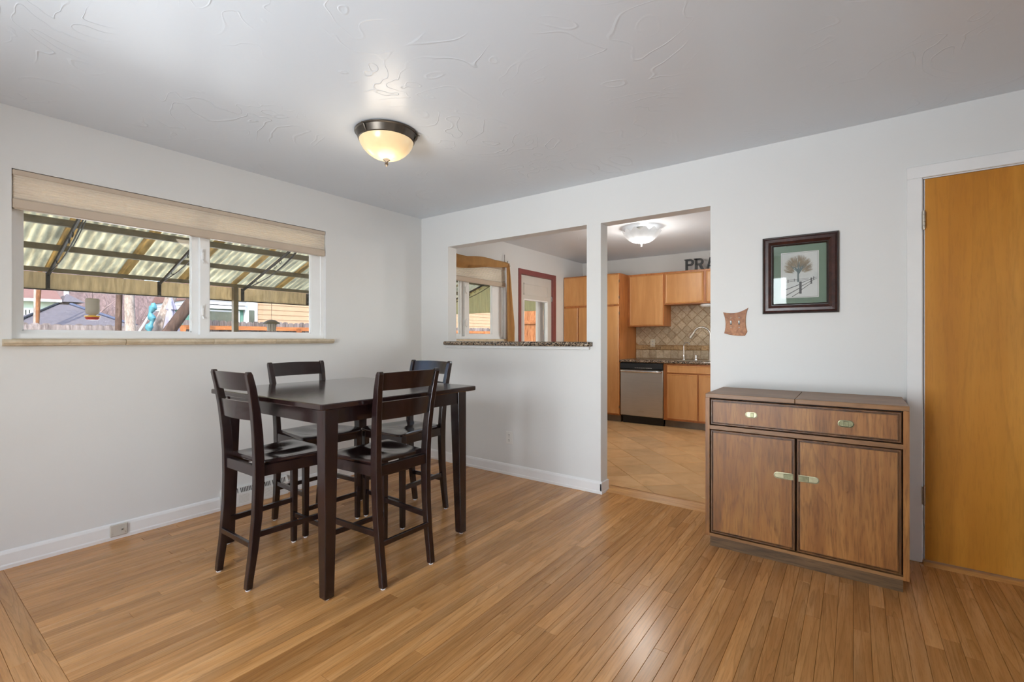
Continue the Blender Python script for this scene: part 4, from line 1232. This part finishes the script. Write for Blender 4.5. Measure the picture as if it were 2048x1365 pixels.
# ---- awning
aw = thing('patio_awning', 'corrugated fibreglass patio awning on dark frame outside the window', 'awning', (-3.0, 0, GZ))
Z = lambda z: z - GZ
SL = .335                                   # rise per metre towards the house
def roof_z(x): return 1.945 + SL*(x + 3.0)    # underside of sheets, world x
YA, YB = -3.47, 3.60
pit = .0675; amp = .011
sheets = []
k = 0; y = -2.305 - 2*.585
while y < YB - .02:
    y1 = min(y + .585, YB)
    m = MB()
    n = max(4, int((y1-y)/pit*8))
    secs = []
    for xx in (-3.06, -2.2, -1.3, -.2):
        lo = [(xx+3.0, y+(y1-y)*j/n, Z(roof_z(xx)) + amp*math.sin(2*math.pi*(y+(y1-y)*j/n)/pit)) for j in range(n+1)]
        hi = [(p[0], p[1], p[2]+.003) for p in lo[::-1]]
        secs.append(lo + hi)
    m.loft(secs)
    sh = m.build('roof_sheet', M['sheet'], aw, smooth=60)
    m = MB(); secs = []
    n2 = 16
    for xx in (-3.065, -2.2, -1.3, -.2):
        lo = [(xx+3.0, y+.095*j/n2, Z(roof_z(xx)) - .004 + amp*math.sin(2*math.pi*(y+.095*j/n2)/pit)) for j in range(n2+1)]
        hi = [(p[0], p[1], p[2]+.003) for p in lo[::-1]]
        secs.append(lo + hi)
    m.loft(secs); m.build('overlap_strip', M['tan_strip'], sh, smooth=60)
    y = y1
for xx, hgt, wdt in ((-3.0, .042, .045), (-2.5, .055, .045), (-2.02, .06, .045), (-1.2, .055, .045), (-.45, .055, .045)):
    zt = Z(roof_z(xx)) - amp - .006
    MB().box(xx+3.0-wdt/2, xx+3.0+wdt/2, YA, YB, zt-hgt, zt).build('purlin', M['awning_metal'], aw)
posts_y = [-3.22, -2.278, -1.33, -.395, .532, 1.47, 2.41, 3.38]
for py_ in posts_y:
    tr = MB()
    z0 = Z(roof_z(-3.0)) - .062
    tr.box(-.045, -.005, py_-.014, py_+.014, Z(1.715), z0)           # drop post on the fascia
    tr.build('fascia_post', M['iron'], aw)
    tr = MB()
    a_ = Vector((0.0, py_, Z(1.86))); b_ = Vector((2.75, py_, Z(roof_z(-.25)) - .085))
    off = Vector((0, 0, -.02))
    tr.tube([a_, b_], .016, 6)                                        # top chord
    mid = (a_*.72 + b_*.28)
    pts = []
    for k in range(13):
        s = k/12; p = a_*(1-s*.62) + b_*(s*.62)
        pts.append(p + Vector((0, 0, -.105*math.sin(math.pi*s)**1.2 - .004)))
    tr.tube(pts, .006, 6)
    pts2 = [p + Vector((.01, .02, .012)) for p in pts[6:]]
    tr.tube(pts2, .0045, 6)
    # scrolls between the chords
    for sc in (.30, .345):
        c = a_*(1-sc) + b_*sc + Vector((0, 0, -.045))
        tr.tube([c + Vector((.032*math.cos(t_)*(1-t_/9), 0, .032*math.sin(t_)*(1-t_/9))) for t_ in [q*.5 for q in range(14)]], .0035, 5)
    c = a_*.86 + b_*.14 + Vector((0, 0, -.03))
    tr.tube([c + Vector((.035*math.cos(t_), 0, .026*math.sin(t_))) for t_ in [2.2+q*.4 for q in range(9)]], .0035, 5)
    tr.build('truss', M['iron'], aw, smooth=40)
bounds = [YA] + posts_y + [YB]
for a_, b_ in zip(bounds[:-1], bounds[1:]):
    if b_-a_ < .05: continue
    n = int((b_-a_)/.0675*6); secs = []
    for zz in (1.715, 1.885):
        fr = [(-.055 + .006*math.sin(2*math.pi*(a_+(b_-a_)*j/n)/.135), a_+(b_-a_)*j/n, Z(zz)) for j in range(n+1)]
        secs.append(fr + [(p[0]-.003, p[1], p[2]) for p in fr[::-1]])
    MB().loft(secs).build('fascia_panel', M['fascia'], aw, smooth=60)
MB().box(-.068, -.05, YA, YB, Z(1.705), Z(1.716)).build('fascia_lip', M['iron'], aw)
# end sheet
m = MB(); secs = []
n = 120
for top in (0, 1):
    fr = []
    for j in range(n+1):
        xx = -3.05 + 2.85*j/n
        fr.append((xx+3.0, YB + .008*math.sin(2*math.pi*xx/.135), Z(1.70) if not top else Z(roof_z(xx))-.01))
    secs.append(fr + [(p[0], p[1]+.003, p[2]) for p in fr[::-1]])
m.loft(secs); m.build('end_sheet', M['green_sheet'], aw, smooth=60)
for py_, in ((-.50,), (-3.3,), (3.5,)):
    MB().box(-.03, .03, py_-.03, py_+.03, 0, Z(1.885)).build('support_post', M['awning_metal'], aw)

# ---- picket fence, x = -7.5
fx = -7.5
fe = thing('picket_fence', 'weathered dog-ear picket fence with orange rails across the yard', 'fence', (fx, 0, GZ))
pk = None
def picket_mesh(h):
    m = MB(); w_ = .065
    prof = [(-w_, 0), (w_, 0), (w_, h-.03), (w_-.03, h), (-w_+.03, h), (-w_, h-.03)]
    m.prism(prof, 'x', -.009, .009)
    return m.mesh('picket')
me1, me2 = picket_mesh(Z(1.47)), picket_mesh(Z(1.60))
for me in (me1, me2): me.materials.append(M['picket'])
y = -4.2
rg = random.Random(11)
while y < 14.5:
    me = me1 if y < .45 else me2
    o = link('picket', me, None, fe, (-.03, y, rg.uniform(-.012, .012)))
    y += .139
for zz in (1.36, .2):
    MB().box(-.02, .02, -4.3, .42, Z(zz), Z(zz+.085)).build('rail', M['picket'], fe)
for zz in (1.40, .3):
    MB().box(-.02, .02, .42, 14.6, Z(zz), Z(zz+.088)).build('rail', M['cedar'], fe)
for yy in [-4.0, -1.7, .42, 2.9, 5.3, 7.7, 10.1, 12.5]:
    MB().box(.02, .11, yy-.045, yy+.045, 0, Z(1.46 if yy > .4 else 1.3)).build('post', M['cedar_v'] if yy > .3 else M['picket'], fe)

# cedar side gate seen through the back door
gt = thing('cedar_gate', 'orange cedar board gate seen through the back door glass', 'gate', (-3.35, 7.0, GZ))
for k in range(4):
    MB().box(-.27+k*.135, -.142+k*.135, -.01, .01, 0, Z(1.95)).build('board', M['cedar_v'], gt)
for zz in (.3, 1.6): MB().box(-.28, .28, -.045, -.012, Z(zz), Z(zz+.09)).build('rail', M['cedar'], gt)
MB().box(.27, .36, -.04, .05, 0, Z(2.0)).build('post', M['picket'], gt)

# ---- feeders hanging from the awning edge
fd = thing('nectar_feeder', 'frosted nectar feeder with red and yellow base hanging outside', 'bird feeder', (-2.93, -1.952, 1.405))
MB().lathe([(.0, .23), (.05, .228), (.058, .22), (.058, .09), (.052, .07), (.03, .055), (.03, .045)], 24).build('bottle', M['jar'], fd, smooth=40)
MB().lathe([(.03, .05), (.066, .046), (.068, .034), (.05, .028)], 24).build('perch_ring', M['yellow'], fd, smooth=40)
MB().lathe([(.06, .035), (.06, .02), (.05, .004), (.0, .0)], 24).build('base', M['red'], fd, smooth=40)
MB().tube([(0, 0, .23), (0, 0, .31)], .002, 6).build('wire', M['iron'], fd)
fd = thing('seed_feeder', 'dark domed seed feeder with wire basket hanging outside', 'bird feeder', (-2.93, -.056, 1.312))
MB().lathe([(.012, .162), (.02, .16), (.05, .150), (.09, .128), (.115, .104), (.117, .10), (.09, .115), (.012, .15)], 32).build('dome', M['awning_metal'], fd, smooth=40)
MB().lathe([(.06, .12), (.056, .02), (.05, .0), (.0, .0)], 20).build('basket', M['jar'], fd, smooth=40)
for k in range(10):
    a = 2*math.pi*k/10
    MB().tube([(.062*math.cos(a), .062*math.sin(a), .12), (.052*math.cos(a), .052*math.sin(a), .0)], .0025, 5).build('wire', M['iron'], fd)
ch_ = MB(); ch_.tube([(0, 0, .16), (0, 0, .405)], .0025, 6)
for k in range(6): ch_.lathe([(.0, .19+k*.035), (.006, .196+k*.035), (.0, .205+k*.035)], 8)
ch_.build('chain', M['iron'], fd)
hk = MB()
pts = [(0, 0, 0), (0, 0, 1.55)] + [(0, .13-.13*math.cos(a), 1.55+.13*math.sin(a)) for a in [R(15*k) for k in range(1, 12)]]
hk.tube(pts, .012, 8)
o = hk.build('shepherd_hook', M['iron'], loc=(-5.0, .22, GZ), smooth=50); tag(o, 'thin curved iron garden hook beside the awning post', 'garden hook')

# ---- trees
def limb(m, p, d, r, length, depth, rng, n=6):
    pts = [p]; rads = [r]; q = p.copy(); dd = d.copy()
    steps = 5
    for k in range(steps):
        dd = (dd + Vector((rng.uniform(-.18, .18), rng.uniform(-.18, .18), rng.uniform(-.05, .12)))).normalized()
        q = q + dd*(length/steps); pts.append(q.copy()); rads.append(r*(1-.55*(k+1)/steps))
    m.tube(pts, rads, n, cap=False)
    if depth > 0:
        for k in range(3 if depth > 1 else 4):
            s = rng.randint(2, steps)
            b = (dd + Vector((rng.uniform(-1, 1), rng.uniform(-1, 1), rng.uniform(-.2, .7)))*.8).normalized()
            limb(m, pts[s], b, rads[s]*.6, length*rng.uniform(.55, .8), depth-1, rng, max(3, n-1))
def tree(label, base, lean, r, h, seed, bark, depth=4, name='bare_tree', spread=.3):
    rng = random.Random(seed)
    t = thing(name, label, 'tree', base, group='bare trees in the yard')
    m = MB()
    pts = []; rads = []
    for k in range(9):
        s = k/8
        pts.append(Vector((lean[0]*s + .04*math.sin(5*s+seed), lean[1]*s + .05*math.sin(4*s+seed*2), h*s))); rads.append(r*(1.25 if k == 0 else 1-.35*s))
    m.tube(pts, rads, 12, cap=True)
    m.build('trunk', bark, t, smooth=60)
    br = MB()
    for k in range(6):
        q = pts[rng.randint(6, 8)]
        d = Vector((rng.uniform(-1, 1), rng.uniform(-1, 1), rng.uniform(.2, 1))).normalized()
        limb(br, q.copy(), d, min(.03, r*.42), spread, depth-1, rng)
    br.build('branches', bark, t, kind='stuff')
    return t
tree('pale forked tree trunk standing left of the teal ornament', (-6.3, -.74, GZ), (.05, .06, 0), .088, 4.2, 1, M['bark_pale'], 4)
tree('dark and orange tree trunk just left of the pale trunk', (-6.35, -.82, GZ), (-.05, -.05, 0), .055, 4.2, 2, M['bark_dark'], 4)
tree('leaning mottled tree trunk beside the folded parasol', (-6.4, -.95, GZ), (.0, 1.45, 0), .105, 4.2, 3, M['bark_pale'], 4)
tree('slim orange-barked tree near the left edge of the window', (-8.2, -1.55, GZ), (0, .03, 0), .04, 4.4, 5, M['bark_orange'], 3)
tree('slim pale birch at the far left edge of the window', (-8.2, -1.67, GZ), (0, .05, 0), .026, 4.2, 6, M['bark_pale'], 4)
for k, (bx2, by2) in enumerate(((-15.5, .7), (-15.6, 2.5), (-16.0, 4.6), (-18.4, -2.0), (-17.6, 6.7))):
    tree(['tall bare tree far behind the pale trunk', 'bare tree far behind the folded parasol', 'bare tree far behind the teal house', 'bare tree far behind the mint house roof', 'bare tree far behind the tan house'][k],
         (bx2, by2, GZ), (.1, .2, 0), .11, 2.3, 20+k, M['twig'], 4, spread=.55)
lg = MB(); lg.tube([(-5.7, -1.37, GZ+.0), (-5.7, -.42, 1.25), (-5.7, .12, 2.12)], [.10, .095, .085], 12)
o = lg.build('leaning_log', M['bark_dark'], smooth=60); tag(o, 'thick dark cut log leaning right of the folded parasol', 'log')

# thicket band behind
m = MB(); rg = random.Random(4)
for k in range(420):
    yy = rg.uniform(-.2, 9); xx = rg.uniform(-21, -18)
    p = Vector((xx, yy, GZ + rg.uniform(.4, 1.6)))
    d = Vector((rg.uniform(-.5, .5), rg.uniform(-.7, .7), 1)).normalized()
    limb(m, p, d, .018, rg.uniform(.9, 1.7), 1, rg, 3)
o = m.build('thicket', M['twig']); tag(o, 'tangle of bare brown twigs beyond the fence', 'thicket', kind='stuff')
m = MB(); rg = random.Random(9); n = 60; secs = []
for i_ in range(n+1):
    yy = -12 + 30*i_/n
    h_ = 4.6 + .9*math.sin(yy*.8) + rg.uniform(-.4, .4)
    secs.append([(-26, yy, GZ), (-23.5, yy, GZ), (-23.8+rg.uniform(-.3, .3), yy, h_*.6), (-24.6, yy, h_), (-25.5, yy, h_*.7)])
m.loft(secs); o = m.build('hedge', M['thicket'], smooth=60); tag(o, 'dense brown winter hedge in the far distance', 'hedge')

# ---- houses
def siding(t, mat, x, y0, y1, z0, z1, nb):
    """clapboards on a wall facing +x"""
    for k in range(nb):
        a = z0 + (z1-z0)*k/nb; b = z0 + (z1-z0)*(k+1)/nb
        MB().prism([(x-.04, a), (x+.022, a), (x+.006, b+.01), (x-.04, b+.01)], 'y', y0, y1).build('clapboard', mat, t)
# mint house on the left
hs = thing('mint_house', 'pale mint house with red-brown roof at the left edge outside', 'house', (0, 0, 0))
MB().box(-16, -12.5, -7.0, -.56, GZ, 2.11).build('wall', M['mint'], hs)
MB().box(-16.2, -12.2, -7.3, -.52, 2.11, 2.17).build('eave', M['house_white'], hs)
MB().prism([(-16.2, 2.17), (-12.2, 2.17), (-14.2, 3.0)], 'y', -7.3, -.52).build('roof', M['shingle_red'], hs)
for yy in (-2.6, -1.3):
    w_ = MB().box(-12.5, -12.46, yy, yy+.34, 1.35, 1.95).build('window', M['house_white'], hs)
    MB().box(-12.465, -12.45, yy+.04, yy+.30, 1.4, 1.9).build('pane', M['dark_glass'], w_)
# white picket line in front of it
wf = thing('white_fence', 'short white picket fence in front of the mint house', 'fence', (-11.6, 0, GZ))
for k in range(14): MB().box(-.01, .01, -1.7+k*.06, -1.665+k*.06, 0, Z(1.86)).build('picket', M['house_white'], wf)
MB().box(-.03, -.012, -1.72, -.86, Z(1.6), Z(1.7)).build('rail', M['house_white'], wf)
# grey shed
sd = thing('grey_shed', 'low shed with grey shingle hip roof behind the fence', 'shed', (0, 0, 0))
MB().box(-11.0, -8.8, -1.70, -.15, GZ, 1.42).build('wall', M['house_white'], sd)
ap = (-9.9, -.90, 1.93)
base = [(-8.6, -1.85, 1.42), (-8.6, -.02, 1.42), (-11.2, -.02, 1.42), (-11.2, -1.85, 1.42)]
MB().add(base + [(p[0], p[1], p[2]+.04) for p in base] + [(ap[0], ap[1]-.1, ap[2]), (ap[0], ap[1]+.1, ap[2])],
         [(0, 3, 2, 1), (0, 1, 5, 4), (1, 2, 6, 5), (2, 3, 7, 6), (3, 0, 4, 7), (4, 5, 9, 8), (5, 6, 9), (6, 7, 8, 9), (7, 4, 8)]).build('roof', M['shingle_grey'], sd)
MB().tube([(-8.58, -1.85, 1.48), (ap[0], ap[1]-.1, ap[2]+.02)], .02, 6).build('hip_cap', M['iron'], sd)
MB().tube([(-8.58, -.02, 1.48), (ap[0], ap[1]+.1, ap[2]+.02)], .03, 6).build('hip_cap', M['shingle_blue'], sd)
# grey outbuilding behind
gb = thing('grey_outbuilding', 'small grey outbuilding with pyramid roof behind the shed', 'house', (0, 0, 0))
MB().box(-13.5, -12.3, -.50, -.22, GZ, 2.12).build('wall', M['shingle_grey'], gb)
MB().add([(-13.7, -.515, 2.12), (-12.1, -.515, 2.12), (-12.1, -.10, 2.12), (-13.7, -.10, 2.12), (-12.9, -.31, 2.38)], [(0, 3, 2, 1), (0, 1, 4), (1, 2, 4), (2, 3, 4), (3, 0, 4)]).build('roof', M['shingle_grey'], gb)
MB().tube([(-12.9, -.31, 2.3), (-12.9, -.31, 2.6)], .05, 10).build('chimney', M['house_white'], gb)
# white and teal house, right pane
th = thing('teal_house', 'white and teal house with wide window behind the fence', 'house', (0, 0, 0))
MB().box(-14, -11.06, 2.02, 3.22, GZ, 2.10).build('wall', M['teal'], th)
MB().box(-14.2, -10.9, 1.95, 3.23, 2.06, 2.16).build('eave', M['house_white'], th)
MB().box(-14.2, -10.86, 1.95, 3.23, 2.175, 2.30).build('fascia', M['house_white'], th)
MB().prism([(-14.3, 2.3), (-10.8, 2.3), (-12.5, 3.2)], 'y', 1.9, 3.23).build('roof', M['shingle_red'], th)
wn_ = MB().box(-11.06, -11.0, 2.10, 3.10, 1.35, 2.03).build('window', M['house_white'], th)
MB().box(-11.01, -10.985, 2.14, 3.05, 1.40, 1.98).build('pane', M['dark_glass'], wn_)
# tan sided house with white corner door bay
tn = thing('tan_house', 'tan clapboard house wall behind the right part of the fence', 'house', (0, 0, 0))
MB().box(-15, -11.07, 3.58, 22.0, GZ, 3.3).build('wall', M['tan_siding'], tn)
siding(tn, M['tan_siding'], -11.05, 3.58, 22.0, 1.2, 3.3, 14)
by2 = MB().box(-13, -10.98, 3.24, 3.60, GZ, 2.6).build('door_bay', M['house_white'], tn)
MB().box(-10.985, -10.96, 3.345, 3.50, GZ+.1, 2.06).build('door_pane', M['dark_glass'], by2)

# ---- yard objects
um = thing('garden_parasol', 'folded pale lavender garden parasol beside the leaning trunk', 'parasol', (-6.1, -.215, GZ))
MB().tube([(0, 0, 0), (.05, -.03, Z(1.86))], .02, 10).build('pole', M['house_white'], um)
def wobu(k, a, r, z): return (r*(1 + .28*math.cos(5*a)), z)
MB().lathe([(.012, Z(1.93)), (.03, Z(1.88)), (.055, Z(1.78)), (.072, Z(1.72)), (.05, Z(1.715))], 40, wob=wobu).build('vent_cap', M['lav'], um, smooth=40)
MB().lathe([(.03, Z(1.74)), (.06, Z(1.66)), (.085, Z(1.5)), (.105, Z(1.35)), (.115, Z(1.2)), (.09, Z(1.19))], 40, wob=wobu).build('canopy', M['lav'], um, smooth=40)
tp = thing('teal_ornament', 'twisted teal plastic play ornament among the tree trunks', 'ornament', (-6.2, -.50, GZ))
pts = [(0, .02*math.sin(k*1.1), Z(1.2)+k*.045) for k in range(15)]
MB().tube([(0, 0, 0), (0, 0, Z(1.25))], .02, 8).build('stake', M['iron'], tp)
rg = random.Random(8)
MB().tube([(p[0], p[1]+.012*k*.3, p[2]) for k, p in enumerate(pts)], [.045+.02*math.sin(k*1.7) for k in range(15)], 10).build('body', M['tealplastic'], tp, smooth=40)
MB().tube([(-.02, -.14, Z(1.32)), (-.02, .0, Z(1.6)), (-.02, .09, Z(1.68))], .016, 8).build('strut', M['house_white'], tp)
